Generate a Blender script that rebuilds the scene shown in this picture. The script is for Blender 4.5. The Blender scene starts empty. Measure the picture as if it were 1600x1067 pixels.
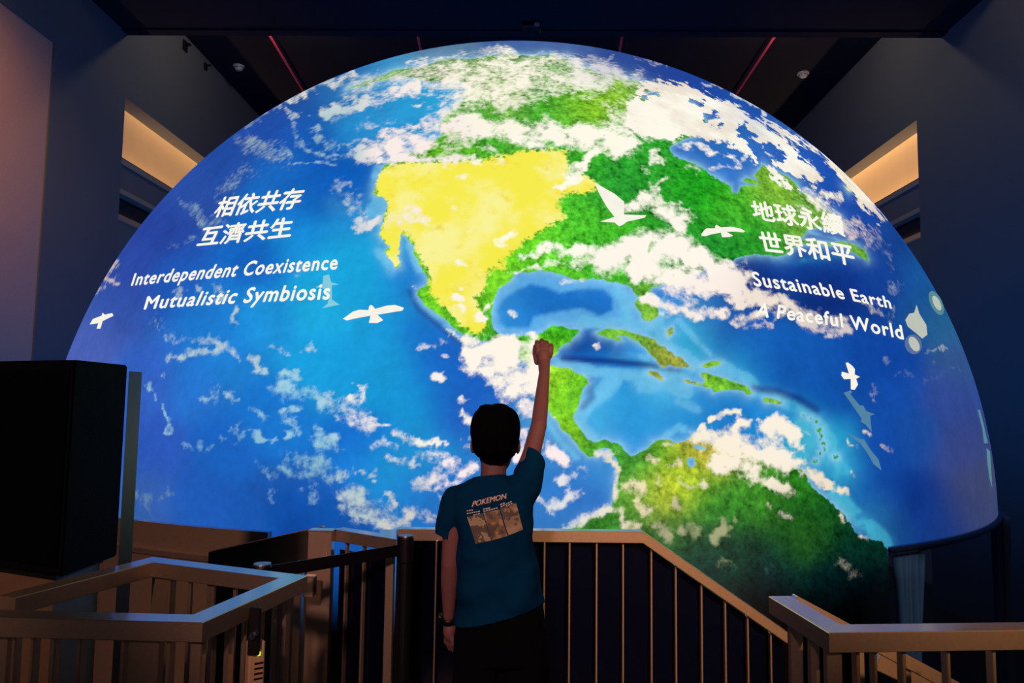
import bpy, bmesh, math, random
import numpy as np
from mathutils import Vector, Matrix, noise
from mathutils.bvhtree import BVHTree

# ------------------------------------------------------------------ camera
FPX = 1155.0                      # focal length in pixels of the 1600 x 1067 frame
YAW, PITCH, ROLL = -0.02004503, 0.08528285, 0.01299971
EYE = np.array([0.0, 0.0, 1.5])
_f = np.array([math.sin(YAW) * math.cos(PITCH), math.cos(YAW) * math.cos(PITCH), math.sin(PITCH)])
_r = np.cross(_f, [0, 0, 1]); _r /= np.linalg.norm(_r)
_u = np.cross(_r, _f)
_c, _s = math.cos(ROLL), math.sin(ROLL)
CR, CU, CF = _c * _r + _s * _u, -_s * _r + _c * _u, _f
CAM = np.array([CR, CU, CF])
scene = bpy.context.scene
cam_data = bpy.data.cameras.new('camera')
cam_data.sensor_width = 36.0
cam_data.lens = FPX / 1600.0 * 36.0
cam_data.clip_start = 0.05
cam = bpy.data.objects.new('camera', cam_data)
scene.collection.objects.link(cam)
cam.matrix_world = Matrix(((CR[0], CU[0], -CF[0], EYE[0]), (CR[1], CU[1], -CF[1], EYE[1]),
                           (CR[2], CU[2], -CF[2], EYE[2]), (0, 0, 0, 1)))
scene.camera = cam

# ------------------------------------------------------------------ world, exposure, lamps
scene.view_settings.view_transform = 'Standard'
scene.view_settings.look = 'None'
scene.view_settings.gamma = 1.0
scene.view_settings.use_curve_mapping = False
scene.view_settings.exposure = 0.0
world = bpy.data.worlds.new('world'); scene.world = world
world.use_nodes = True
world.node_tree.nodes['Background'].inputs[0].default_value = (1.0, 0.72, 0.74, 1)
world.node_tree.nodes['Background'].inputs[1].default_value = 0.026

def lamp(name, kind, loc, target, power, color, size=1.0, size_y=None, spot=None, blend=0.5):
    d = bpy.data.lights.new(name, kind)
    d.energy = power; d.color = color
    if kind == 'AREA':
        d.size = size
        if size_y: d.shape = 'RECTANGLE'; d.size_y = size_y
    elif kind == 'SPOT':
        d.spot_size = spot; d.spot_blend = blend; d.shadow_soft_size = size
    else:
        d.shadow_soft_size = size
    o = bpy.data.objects.new(name, d); scene.collection.objects.link(o)
    o.location = loc
    v = Vector(target) - Vector(loc)
    o.rotation_euler = v.to_track_quat('-Z', 'Y').to_euler()
    return o
WARM = (1.0, 0.56, 0.30)
lamp('foyer_lamp', 'SPOT', (2.6, -2.6, 4.2), (0.95, 3.5, 1.10), 1900, (1.0, 0.50, 0.23), 0.10, spot=math.radians(21.5), blend=0.8)
lamp('foyer_lamp', 'SPOT', (-0.5, -3.0, 3.5), (-0.08, 2.6, 1.20), 520, (1.0, 0.52, 0.42), 0.15, spot=math.radians(23), blend=0.7)
lamp('curtain_fill_spot', 'SPOT', (4.2, 0.5, 5.5), (3.05, 6.0, -0.3), 260, (0.55, 0.80, 1.0), 0.05, spot=math.radians(9), blend=0.6)  # cool spot added only to brighten the curtain at the doorway
lamp('foyer_lamp', 'SPOT', (-2.4, -2.4, 3.4), (-2.3, 5.0, 0.5), 560, (1.0, 0.50, 0.32), 0.12, spot=math.radians(34), blend=1.0)
for sx, p in ((-1, 5), (1, 45)):
    lamp('hall_lamp', 'POINT', (sx * 5.4, 9.2, 8.7), (0, 0, 0), p, (1.0, 0.78, 0.52), 0.2)
    lamp('hall_lamp', 'POINT', (sx * 5.0, 13.85, 9.1), (0, 0, 0), 42, (1.0, 0.84, 0.58), 0.1)
for sx, p, q in ((-1, 150, 55), (1, 230, 80)):       # light coves above the gallery parapets, added fill strips behind them
    o = lamp('gallery_cove', 'AREA', (sx * 7.80, 18.8, 8.2), (sx * 7.80, 18.8, 5.0), p, (1.0, 0.62, 0.30), 0.12, 10.0)
    o.rotation_euler = (0, -sx * math.radians(12), 0)
    o = lamp('gallery_fill_strip', 'AREA', (sx * 7.86, 18.8, 5.84), (sx * 7.86, 18.8, 7.0), q, (1.0, 0.58, 0.28), 0.06, 10.0)  # unseen strip added to even out the light on the gallery wall
    o.rotation_euler = (math.pi, sx * math.radians(20), 0)
lamp('bay_lamp', 'SPOT', (-5.2, 5.2, 7.6), (-7.4, 8.3, 5.6), 720, (1.0, 0.55, 0.22), 0.3, spot=math.radians(52), blend=1.0)

# ------------------------------------------------------------------ helpers
def srgb(r, g=None, b=None):
    if g is None: r, g, b = r
    return tuple((c / 12.92 if c <= 0.04045 else ((c + 0.055) / 1.055) ** 2.4) for c in (r / 255.0, g / 255.0, b / 255.0))
def P(px, py, d):
    """pixel of the photograph + distance along the view axis -> point"""
    return Vector(EYE + d * (CF + CR * ((px - 800.0) / FPX) - CU * ((py - 533.5) / FPX)))
def PZ(px, py, z):
    v = CF + CR * ((px - 800.0) / FPX) - CU * ((py - 533.5) / FPX)
    return Vector(EYE + v * ((z - EYE[2]) / v[2]))
def PX(px, py, x):
    v = CF + CR * ((px - 800.0) / FPX) - CU * ((py - 533.5) / FPX)
    return Vector(EYE + v * ((x - EYE[0]) / v[0]))
def PY(px, py, y):
    v = CF + CR * ((px - 800.0) / FPX) - CU * ((py - 533.5) / FPX)
    return Vector(EYE + v * ((y - EYE[1]) / v[1]))
def project(co):
    q = (np.asarray(co) - EYE) @ CAM.T
    return 800.0 + FPX * q[:, 0] / q[:, 2], 533.5 - FPX * q[:, 1] / q[:, 2]

def material(name, color, rough=0.5, metal=0.0, bump=0.0, bscale=40.0, var=0.12, emit=None, estr=1.0, stretch=None, spec=0.5):
    m = bpy.data.materials.new(name); m.use_nodes = True
    nt = m.node_tree; b = nt.nodes['Principled BSDF']
    b.inputs['Roughness'].default_value = rough
    b.inputs['Metallic'].default_value = metal
    b.inputs['Specular IOR Level'].default_value = spec
    tc = nt.nodes.new('ShaderNodeTexCoord'); mp = nt.nodes.new('ShaderNodeMapping')
    nt.links.new(tc.outputs['Object'], mp.inputs[0])
    if stretch: mp.inputs['Scale'].default_value = stretch
    n = nt.nodes.new('ShaderNodeTexNoise'); n.inputs['Scale'].default_value = bscale; n.inputs['Detail'].default_value = 4
    nt.links.new(mp.outputs[0], n.inputs['Vector'])
    mx = nt.nodes.new('ShaderNodeMix'); mx.data_type = 'RGBA'
    mx.inputs[6].default_value = (*[c * (1 - var) for c in color], 1)
    mx.inputs[7].default_value = (*[min(1, c * (1 + var)) for c in color], 1)
    nt.links.new(n.outputs[0], mx.inputs[0]); nt.links.new(mx.outputs[2], b.inputs['Base Color'])
    if bump:
        bp = nt.nodes.new('ShaderNodeBump'); bp.inputs['Strength'].default_value = bump; bp.inputs['Distance'].default_value = 0.01
        nt.links.new(n.outputs[0], bp.inputs['Height']); nt.links.new(bp.outputs[0], b.inputs['Normal'])
    if emit:
        b.inputs['Emission Color'].default_value = (*emit, 1); b.inputs['Emission Strength'].default_value = estr
    return m

def coat(m, w=1.0, rough=0.12, ior=1.7):
    b = m.node_tree.nodes['Principled BSDF']
    b.inputs['Coat Weight'].default_value = w; b.inputs['Coat Roughness'].default_value = rough; b.inputs['Coat IOR'].default_value = ior
    return m
def link(name, me, mat=None, parent=None, smooth=False, loc=None):
    o = bpy.data.objects.new(name, me); scene.collection.objects.link(o)
    if mat is not None and not me.materials: me.materials.append(mat)
    if loc is not None: o.location = loc
    if parent is not None: o.parent = parent
    if smooth:
        me.polygons.foreach_set('use_smooth', [True] * len(me.polygons))
    return o
def mesh(name, verts, faces):
    me = bpy.data.meshes.new(name); me.from_pydata([tuple(v) for v in verts], [], faces); me.update(); return me
def from_bm(name, bm):
    me = bpy.data.meshes.new(name); bm.normal_update(); bm.to_mesh(me); bm.free(); return me
def tag(o, label, cat, group=None, kind=None):
    o['label'] = label
    if cat: o['category'] = cat
    if group: o['group'] = group
    if kind: o['kind'] = kind
    return o
def thing(name, loc, label, cat, group=None, kind=None, rz=0.0):
    o = bpy.data.objects.new(name, None); scene.collection.objects.link(o)
    o.empty_display_size = 0.1; o.location = loc; o.rotation_euler = (0, 0, rz)
    tag(o, label, cat, group, kind); return o
def place(o, root):
    """parent an object built in world coordinates under a root without moving it"""
    bpy.context.view_layer.update()
    o.parent = root; o.matrix_parent_inverse = root.matrix_world.inverted(); return o
def structure(o, label=None):
    o['kind'] = 'structure'
    if label: o['label'] = label
    return o

def add_box(bm, c, s, rot=None, bevel=0.0):
    r = bmesh.ops.create_cube(bm, size=1.0)
    vs = r['verts']
    M = Matrix.Translation(Vector(c)) @ (rot.to_4x4() if rot is not None else Matrix.Identity(4)) @ Matrix.Diagonal((*s, 1))
    bmesh.ops.transform(bm, matrix=M, verts=vs)
    if bevel > 0:
        es = {e for v in vs for e in v.link_edges}
        bmesh.ops.bevel(bm, geom=list(es), offset=bevel, segments=1, affect='EDGES', profile=0.5)
def box_me(name, c, s, rot=None, bevel=0.0):
    bm = bmesh.new(); add_box(bm, c, s, rot, bevel); return from_bm(name, bm)
def prism(name, plan, z0, z1, bevel=0.0):
    n = len(plan)
    bm = bmesh.new()
    lo = [bm.verts.new((p[0], p[1], z0)) for p in plan]; hi = [bm.verts.new((p[0], p[1], z1)) for p in plan]
    bm.faces.new(lo[::-1]); bm.faces.new(hi)
    for i in range(n): bm.faces.new((lo[i], lo[(i + 1) % n], hi[(i + 1) % n], hi[i]))
    bmesh.ops.recalc_face_normals(bm, faces=bm.faces)
    if bevel: bmesh.ops.bevel(bm, geom=list(bm.edges), offset=bevel, segments=2, affect='EDGES')
    return from_bm(name, bm)
def bar(name, a, b, w, h, mat, root=None, up=(0, 0, 1), bevel=0.003):
    """rectangular bar from a to b; w across, h along 'up'"""
    a, b = Vector(a), Vector(b); d = (b - a); L = d.length; d.normalize()
    upv = Vector(up); x = d.cross(upv)
    if x.length < 1e-4: upv = Vector((0, 1, 0)); x = d.cross(upv)
    x.normalize(); z = x.cross(d).normalized()
    R = Matrix((x, d, z)).transposed()
    o = link(name, box_me(name, (a + b) / 2, (w, L, h), R, bevel), mat)
    if root is not None: place(o, root)
    return o
def tube_me(name, pts, radii, seg=12, cap=True):
    bm = bmesh.new(); add_tube(bm, pts, radii, seg, cap); return from_bm(name, bm)
def add_tube(bm, pts, radii, seg=12, cap=True):
    pts = [Vector(p) for p in pts]; n = len(pts)
    if not hasattr(radii, '__len__'): radii = [radii] * n
    ref = None; rings = []
    for i in range(n):
        t = (pts[min(i + 1, n - 1)] - pts[max(i - 1, 0)]).normalized()
        if ref is None:
            ref = Vector((1, 0, 0)) if abs(t.x) < 0.9 else Vector((0, 1, 0))
        x = (ref - t * ref.dot(t)).normalized(); y = t.cross(x); ref = x
        rings.append([bm.verts.new(pts[i] + radii[i] * (math.cos(2 * math.pi * k / seg) * x + math.sin(2 * math.pi * k / seg) * y)) for k in range(seg)])
    for i in range(n - 1):
        for k in range(seg):
            bm.faces.new((rings[i][k], rings[i][(k + 1) % seg], rings[i + 1][(k + 1) % seg], rings[i + 1][k]))
    if cap:
        bm.faces.new(rings[0][::-1]); bm.faces.new(rings[-1])
def lathe_me(name, prof, seg=32, loc=(0, 0, 0)):
    bm = bmesh.new(); rings = []
    for r, z in prof:
        rings.append([bm.verts.new((loc[0] + max(r, 1e-4) * math.cos(2 * math.pi * k / seg), loc[1] + max(r, 1e-4) * math.sin(2 * math.pi * k / seg), loc[2] + z)) for k in range(seg)])
    for i in range(len(rings) - 1):
        for k in range(seg):
            bm.faces.new((rings[i][k], rings[i][(k + 1) % seg], rings[i + 1][(k + 1) % seg], rings[i + 1][k]))
    bm.faces.new(rings[0][::-1]); bm.faces.new(rings[-1])
    bmesh.ops.recalc_face_normals(bm, faces=bm.faces)
    return from_bm(name, bm)

# ------------------------------------------------------------------ materials of the place
M_WALL = material('plaster_wall', (0.17, 0.175, 0.165), 0.9, bump=0.15, bscale=60, var=0.06)
M_CEIL = material('ceiling_black', (0.002, 0.0035, 0.014), 0.9, var=0.1)
M_TAN = material('tan_wall', (0.52, 0.40, 0.27), 0.9, bscale=3, var=0.06)
M_BAY = material('brown_wall', (0.78, 0.45, 0.30), 0.9, bscale=30, var=0.10)
M_FLOOR = material('floor_dark', (0.045, 0.042, 0.045), 0.35, bscale=8)
M_STEEL = coat(material('brushed_steel', (0.62, 0.47, 0.36), 0.42, metal=0.70, bump=0.03, bscale=90, var=0.15), 1.0, 0.14, 2.3)
M_STEEL2 = coat(material('satin_steel', (0.58, 0.43, 0.33), 0.30, metal=0.5, bump=0.03, bscale=40, var=0.12), 1.0, 0.2, 1.6)
M_BLACK = material('black_satin', (0.006, 0.006, 0.010), 0.45)
M_PANEL = material('dark_infill', (0.002, 0.003, 0.016), 0.12, spec=0.35)
M_CLOTH = material('dark_curtain', (0.22, 0.31, 0.46), 0.8, bump=0.2, bscale=120)
M_PIPE = material('crimson_pipe', (0.75, 0.05, 0.12), 0.5)
M_WHITE = material('white_plastic', (0.75, 0.70, 0.58), 0.5)

# ------------------------------------------------------------------ room shell
HW = 7.4                       # half width of the hall
ZLOW = -2.0                    # floor the dome stands on
ZCEIL, ZBEAM, ZHEAD = 9.30, 8.20, 7.02
TH = 0.35
def shell(name, c, s, mat, parent=None):
    o = link(name, box_me(name, c, s), mat)
    if parent is None: structure(o)
    else: place(o, parent)
    return o
def span(a, b): return ((a + b) / 2, abs(b - a))
def wall_box(name, x, y, z, mat, parent=None):
    (cx, sx), (cy, sy), (cz, sz) = span(*x), span(*y), span(*z)
    return shell(name, (cx, cy, cz), (sx, sy, sz), mat, parent)
YFAR = 24.0
Y1 = PX(68, 330, -HW).y           # far jamb of the near bay on the left
Y1 = HW * FPX / 737.0
YL2 = PX(195, 170, -HW).y         # near jamb of the gallery opening on the left
YR2 = PX(1432, 183, HW).y         # near jamb of the gallery opening on the right
Y1 = PX(85, 72, -HW).y
wl = structure(link('wall_left', box_me('wall_left', (-HW - TH / 2, (Y1 + YL2) / 2, (ZLOW + ZHEAD) / 2), (TH, YL2 - Y1, ZHEAD - ZLOW)), M_WALL), 'dark plaster wall with tall openings left of the dome')
wall_box('lintel', (-HW - TH, -HW), (-4.0, YFAR), (ZHEAD, ZCEIL), M_WALL, wl)
wall_box('pier', (-HW - TH, -HW), (-4.0, 5.5), (ZLOW, ZHEAD), M_WALL, wl)
wall_box('bay_back', (-HW - TH, -HW - 0.025), (5.5, Y1), (ZLOW, ZHEAD), M_BAY, wl)
wall_box('gallery_back', (-8.3, -8.2), (YL2 - 0.4, YFAR), (ZLOW, 8.3), M_TAN, wl)
wall_box('gallery_end', (-8.3, -HW - 0.02), (YL2 - 0.5, YL2 - 0.4), (ZLOW, 8.3), M_TAN, wl)
wr = structure(link('wall_right', box_me('wall_right', (HW + TH / 2, (-4.0 + YR2) / 2, (ZLOW + ZHEAD) / 2), (TH, YR2 + 4.0, ZHEAD - ZLOW)), M_WALL), 'dark plaster wall with gallery opening right of the dome')
wall_box('lintel', (HW, HW + TH), (-4.0, YFAR), (ZHEAD, ZCEIL), M_WALL, wr)
wall_box('gallery_back', (8.2, 8.3), (YR2 - 0.4, YFAR), (ZLOW, 8.3), M_TAN, wr)
wall_box('gallery_end', (HW + 0.02, 8.3), (YR2 - 0.5, YR2 - 0.4), (ZLOW, 8.3), M_TAN, wr)
wb = wall_box('wall_back', (-9.35, 9.35), (YFAR, YFAR + 0.3), (ZLOW, ZCEIL), M_WALL)
ce = wall_box('ceiling', (-9.4, 9.4), (-4.0, YFAR), (ZCEIL, ZCEIL + 0.2), M_CEIL)
# dropped ceiling beam running across the hall
YB = PZ(815, 54, ZBEAM).y
bmw = wall_box('trim_1', (-HW, HW), (YB - 2.0, YB), (ZBEAM, ZCEIL), M_CEIL)
bmw['label'] = 'wide black ceiling beam crossing above the dome'
wall_box('lower_flange', (-HW, HW), (YB - 0.18, YB + 0.02), (ZBEAM - 0.03, ZBEAM + 0.1), M_CEIL, bmw)
fl = wall_box('floor', (-9.4, 9.4), (-4.0, YFAR), (ZLOW - 0.2, ZLOW), M_FLOOR)

# galleries: parapets in the two openings
def gallery(sx, y0, label):
    x = sx * (HW + 0.16)
    g = thing('gallery_parapet', (x, (y0 + YFAR) / 2, 1.5 + 3.74), label, 'parapet')
    L = YFAR - y0; cy = (y0 + YFAR) / 2
    def part(name, z0, z1, w, mat, off=0.0):
        o = link(name, box_me(name, (x + sx * off, cy, 1.5 + (z0 + z1) / 2), (w, L, z1 - z0)), mat); place(o, g)
    part('fascia', 3.84, 4.30, 0.16, material('gallery_fascia', (0.22, 0.21, 0.19), 0.7))
    part('cap', 4.30, 4.40, 0.24, M_TAN)
    part('handrail', 4.43, 4.48, 0.06, M_BLACK, 0.02)
    part('lower_trim', 3.75, 3.84, 0.26, M_TAN)
    part('soffit', 3.70, 3.75, 0.56, M_BLACK, 0.34)
    return g
gallery(-1, YL2, 'balcony parapet with dark handrail in the opening left of the dome')
gallery(1, YR2, 'balcony parapet with tan ledge in the opening right of the dome')

# smoke detectors and sprinkler pipes on the ceiling
for px, py, lab in ((373, 103, 'small white smoke detector on the ceiling by the left wall'), (1255, 114, 'small white smoke detector on the ceiling by the right wall')):
    p = PZ(px, py, ZCEIL)
    d = thing('smoke_detector', p, lab, 'detector', 'smoke detectors')
    b = link('base', lathe_me('base', [(0.13, -0.03), (0.13, 0.0), (0.02, 0.0)], 24), M_WHITE, d)
    c = link('sensor_dome', lathe_me('sensor_dome', [(0.02, -0.115), (0.06, -0.11), (0.09, -0.08), (0.10, -0.03)], 24), M_WHITE, d)
    for k in range(8):
        a = k * math.pi / 4
        link('vent_slot', box_me('vent_slot', (0.093 * math.cos(a), 0.093 * math.sin(a), -0.055), (0.02, 0.03, 0.02), Matrix.Rotation(a, 3, 'Z')), M_BLACK, d)
side_of = ['beside the left wall', 'left of the dome top', 'right of the dome top', 'beside the right wall']
for (x0, y0), (x1, y1), sd in zip(((418, 50), (652, 51), (972, 55), (1208, 61)), ((470, 136), (657, 76), (968, 79), (1151, 146)), side_of):
    a = PZ(x0, y0, ZCEIL - 0.09); b = PZ(x1, y1, ZCEIL - 0.09)
    dr = (b - a); a = a - dr.normalized() * 0.6; b = Vector((a.x + dr.x / dr.y * (YFAR - a.y), YFAR, a.z))
    root = thing('sprinkler_pipe', a, 'thin crimson sprinkler pipe along the black ceiling ' + sd, 'pipe', 'ceiling sprinkler pipes')
    o = link('pipe', tube_me('pipe', [a, b], 0.026, 10), M_PIPE, None, True); place(o, root)
    for k in range(4):
        q = a + (b - a) * (0.1 + 0.25 * k)
        o = link('hanger', box_me('hanger', q + Vector((0, 0, 0.045)), (0.02, 0.03, 0.09)), M_BLACK); place(o, root)
# black projector hanging under the beam and small boxes on the left wall
p = PZ(830, 40, ZBEAM)
pr = thing('ceiling_projector', p, 'black projector hanging under the ceiling beam above the dome', 'projector')
link('body', box_me('body', (0, 0, -0.05), (0.34, 0.3, 0.1), None, 0.02), M_BLACK, pr)
link('lens', lathe_me('lens', [(0.04, -0.03), (0.05, 0.0), (0.05, 0.02), (0.02, 0.02)], 16, (0.1, -0.16, -0.06)), M_STEEL2, pr)
link('bracket', box_me('bracket', (0, 0, -0.005), (0.12, 0.12, 0.012)), M_BLACK, pr)
for (px, py, s, lab) in ((288, 72, 0.17, 'black bracket box high on the left wall near the beam'), (320, 104, 0.12, 'small black cable clip high on the left wall')):
    q = PX(px, py, -HW)
    root = thing('wall_bracket', q, lab, 'bracket')
    link('plate', box_me('plate', (0.02, 0, 0), (0.04, s, s * 1.3), None, 0.005), M_BLACK, root)
    link('arm', box_me('arm', (0.08, 0, 0.03), (0.12, s * 0.3, s * 0.3), None, 0.004), M_BLACK, root)

# ================================================================== the dome
DC = np.array([-0.14701753, 11.1218616, 0.43915214]); DR = 6.0

# ---- the picture shown on the dome, traced on the photograph (pixels) and carried onto the dome's own surface
LAND = [[  # North, Central and South America
 (540,138),(600,114),(700,93),(800,84),(880,88),(905,104),(960,118),(1000,128),(1040,140),(1085,165),(1100,185),(1110,205),(1062,222),
 (1046,230),(1054,245),(1072,250),(1090,262),(1112,272),(1130,285),(1140,292),(1142,302),(1152,304),(1157,292),(1175,291),(1185,282),(1177,272),(1192,260),
 (1217,270),(1245,285),(1250,300),(1266,303),(1292,328),(1312,340),(1322,356),(1310,362),(1282,356),(1262,362),(1290,374),(1325,380),(1340,383),(1352,391),(1359,408),(1340,400),
 (1322,386),(1290,382),(1262,380),(1245,384),(1230,395),(1215,401),(1190,397),(1155,400),(1140,410),(1100,422),(1040,440),(1027,447),(1019,448),(1012,465),(1026,478),(1028,492),(1016,503),
 (1002,495),(992,475),(997,465),(982,450),(962,440),(932,435),(910,439),(880,430),(845,422),(807,426),(803,431),(800,438),(780,454),(770,468),(768,488),(773,512),
 (786,525),(827,525),(840,525),(850,520),(860,510),(885,510),(900,514),(907,517),(890,532),(867,555),(855,562),(852,570),(865,572),(890,576),(912,587),(922,597),
 (910,615),(905,632),(897,645),(897,655),(905,670),(915,685),(930,691),(947,689),(960,690),(972,697),(982,712),(987,715),(1010,702),(1020,689),(1040,687),(1055,691),
 (1077,686),(1092,684),(1110,690),(1150,702),(1200,716),(1235,730),(1255,737),(1267,757),(1290,777),(1310,795),(1332,827),(1350,842),(1375,847),(1387,857),(1420,1000),(1400,1300),
 (880,1300),(880,860),(892,826),(905,815),(952,800),(960,780),(965,752),(967,722),(960,710),(947,700),(932,705),(932,715),(918,712),(912,705),(895,690),(882,675),
 (861,645),(850,625),(838,590),(815,560),(790,545),(780,539),(739,532),(716,517),(690,495),(667,480),(654,462),(655,452),(667,442),(665,430),(657,412),(648,400),(647,387),
 (637,370),(631,365),(624,370),(624,390),(620,402),(626,410),(625,417),(616,419),(612,410),(601,396),(609,387),(601,377),(590,365),(598,345),(604,328),(607,318),(600,310),(585,303),(586,290),(590,275),
 (598,263),(615,250),(640,240),(662,235),(677,220),(692,210),(687,195),(695,182),(715,165),(732,147),(727,132),(712,126),(690,128),(640,122),(590,128),(560,136)],
 [(930,519),(945,514),(975,515),(1000,522),(1020,532),(1040,542),(1052,557),(1072,567),(1082,576),(1060,575),(1030,570),(1025,560),(1012,545),(995,532),(975,524),(960,527),(940,525)],
 [(1012,581),(1025,580),(1040,591),(1030,592),(1017,587)],
 [(1092,584),(1105,582),(1127,590),(1147,596),(1170,607),(1176,614),(1170,617),(1152,611),(1132,610),(1115,615),(1108,605),(1070,596),(1077,592),(1100,599),(1103,594)],
 [(1194,621),(1202,620),(1222,626),(1220,631),(1197,627)],
 [(1092,570),(1110,566),(1127,565),(1122,571),(1102,575)],
 [(1042,514),(1050,510),(1051,520),(1045,527)],
 [(960,528),(968,526),(972,533),(964,534)],
 [(1158,281),(1165,277),(1180,279),(1182,286),(1165,287)],
 [(1322,290),(1330,296),(1326,300)]]
for _x, _y, _s in ((1282,670,3.2),(1285,681,3.0),(1287,692,3.4),(1287,701,2.6),(1282,710,2.4),(1274,721,2.6),(1255,649,2.4),(1305,715,2.6),(1265,655,2.0),(1276,660,2.2)):
    LAND.append([(_x - _s, _y - _s), (_x + _s, _y - _s * .7), (_x + _s * .8, _y + _s), (_x - _s, _y + _s * .8)])
LAKES = [[(1082,694),(1105,699),(1100,703),(1085,701)],[(1073,716),(1085,715),(1088,725),(1080,731),(1074,725)],[(1262,362),(1290,366),(1320,376),(1300,380),(1270,376),(1250,374)]]
ICE = [[(985,158),(1000,132),(1030,124),(1075,136),(1110,152),(1140,160),(1165,180),(1200,196),(1212,214),(1190,226),(1176,224),(1160,228),(1140,224),(1100,214),(1050,216),(1000,212),(972,198)],
 [(1162,204),(1185,200),(1205,208),(1228,216),(1246,240),(1266,256),(1284,276),(1284,281),(1268,272),(1276,290),(1262,285),(1240,268),(1222,256),(1204,248),(1226,254),(1230,244),(1214,230),(1192,216),(1172,214)],
 [(1135,230),(1160,226),(1176,238),(1182,246),(1168,244),(1150,238)],[(1175,252),(1181,251),(1184,255),(1178,256)],
 [(1190,258),(1215,266),(1236,284),(1250,299),(1234,294),(1205,276)],[(1200,247),(1226,254),(1248,268),(1262,284),(1250,280),(1232,270),(1212,262)],
 [(1193,186),(1215,194),(1240,210),(1260,222),(1244,222),(1220,208)],[(1128,156),(1150,164),(1156,168),(1140,166)],[(1188,184),(1196,182),(1206,190),(1196,192)],
 [(1247,219),(1270,226),(1300,245),(1330,272),(1362,308),(1385,345),(1374,346),(1368,336),(1355,330),(1340,314),(1327,298),(1312,276),(1296,256),(1282,240),(1264,230)]]
HOLES = [[(1150,196),(1165,193),(1170,206),(1186,214),(1176,220),(1156,212)],[(1100,178),(1116,172),(1124,186),(1103,188)],[(1000,145),(1025,142),(1031,149),(1005,155)],
 [(1080,156),(1098,160),(1094,166),(1082,162)],[(1112,196),(1128,194),(1126,200)]]
YELLOW = [(598,264),(620,256),(700,252),(750,250),(800,240),(830,234),(884,236),(888,258),(886,276),(905,268),(925,280),(934,290),(922,300),(884,303),(870,318),(884,340),(855,355),(840,365),(815,380),(800,395),(782,405),(792,420),
 (766,420),(760,440),(755,455),(744,465),(748,480),(756,495),(760,515),(745,522),(725,512),(705,492),(690,476),(671,456),(672,440),(667,422),(652,395),(640,368),(630,362),(626,410),(614,418),(604,396),(610,387),(592,366),(600,345),(606,320),(588,302),(588,276)]
GULF = [(803,431),(845,422),(880,430),(932,435),(962,440),(997,465),(992,475),(1010,503),(960,506),(905,516),(885,510),(860,510),(840,525),(786,525),(770,512),(766,488),(770,466)]
GDEEP = [(800,458),(827,444),(854,448),(874,458),(908,451),(942,451),(957,465),(957,485),(935,495),(925,488),(908,481),(867,488),(834,495),(827,512),(793,512),(780,505),(776,485),(786,468)]
SHELF = [  # light shallow water: points, width, strength
 ([(966,452),(978,470),(982,496)],10,.85),([(912,502),(940,506),(985,508),(1020,510),(1030,500),(1030,478)],9,.9),([(1030,510),(1040,540),(1070,560),(1095,572),(1140,580)],10,.75),
 ([(1050,545),(1075,555)],8,.6),([(1060,500),(1085,528),(1110,555)],6,.55),([(1130,570),(1165,588),(1178,602)],9,.7),([(870,566),(930,580),(1000,588),(1060,588)],9,.9),
 ([(960,590),(945,612),(920,630),(905,645)],13,.9),([(1000,600),(1040,600),(1070,610)],14,.75),([(910,640),(905,665),(925,683)],9,.7),([(960,552),(1010,560)],9,.4),
 ([(1185,612),(1230,628),(1262,650),(1284,670),(1296,690),(1300,712)],13,.55),([(1250,660),(1262,690),(1250,715),(1240,690)],14,.65),([(1300,715),(1315,740)],22,.45),
 ([(1305,770),(1330,800),(1360,825),(1385,850)],13,.75),([(1100,680),(1060,668),(1040,680)],7,.5),([(1060,626),(1090,640)],9,.4),([(1180,400),(1240,408),(1290,402),(1330,400)],7,.25),
 ([(592,312),(585,330)],14,.7),([(600,400),(610,424),(590,390)],9,.6),([(640,385),(655,420)],8,.6),([(560,330),(520,318)],14,.25),([(655,470),(690,504),(730,540)],4,.6),([(850,650),(875,690),(900,715)],6,.5),
 ([(590,262),(582,290)],7,.5)]
TRENCH = [([(880,560),(950,564),(1010,570),(1060,577)],5,.85),([(1178,606),(1215,612),(1245,622),(1275,640)],6,.8),([(900,540),(930,530),(960,545)],14,.45),([(918,598),(925,620),(910,635)],6,.6),
 ([(640,455),(652,482),(690,512),(720,536)],4,.6),([(1200,436),(1260,430),(1330,440)],15,.5)]
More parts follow.
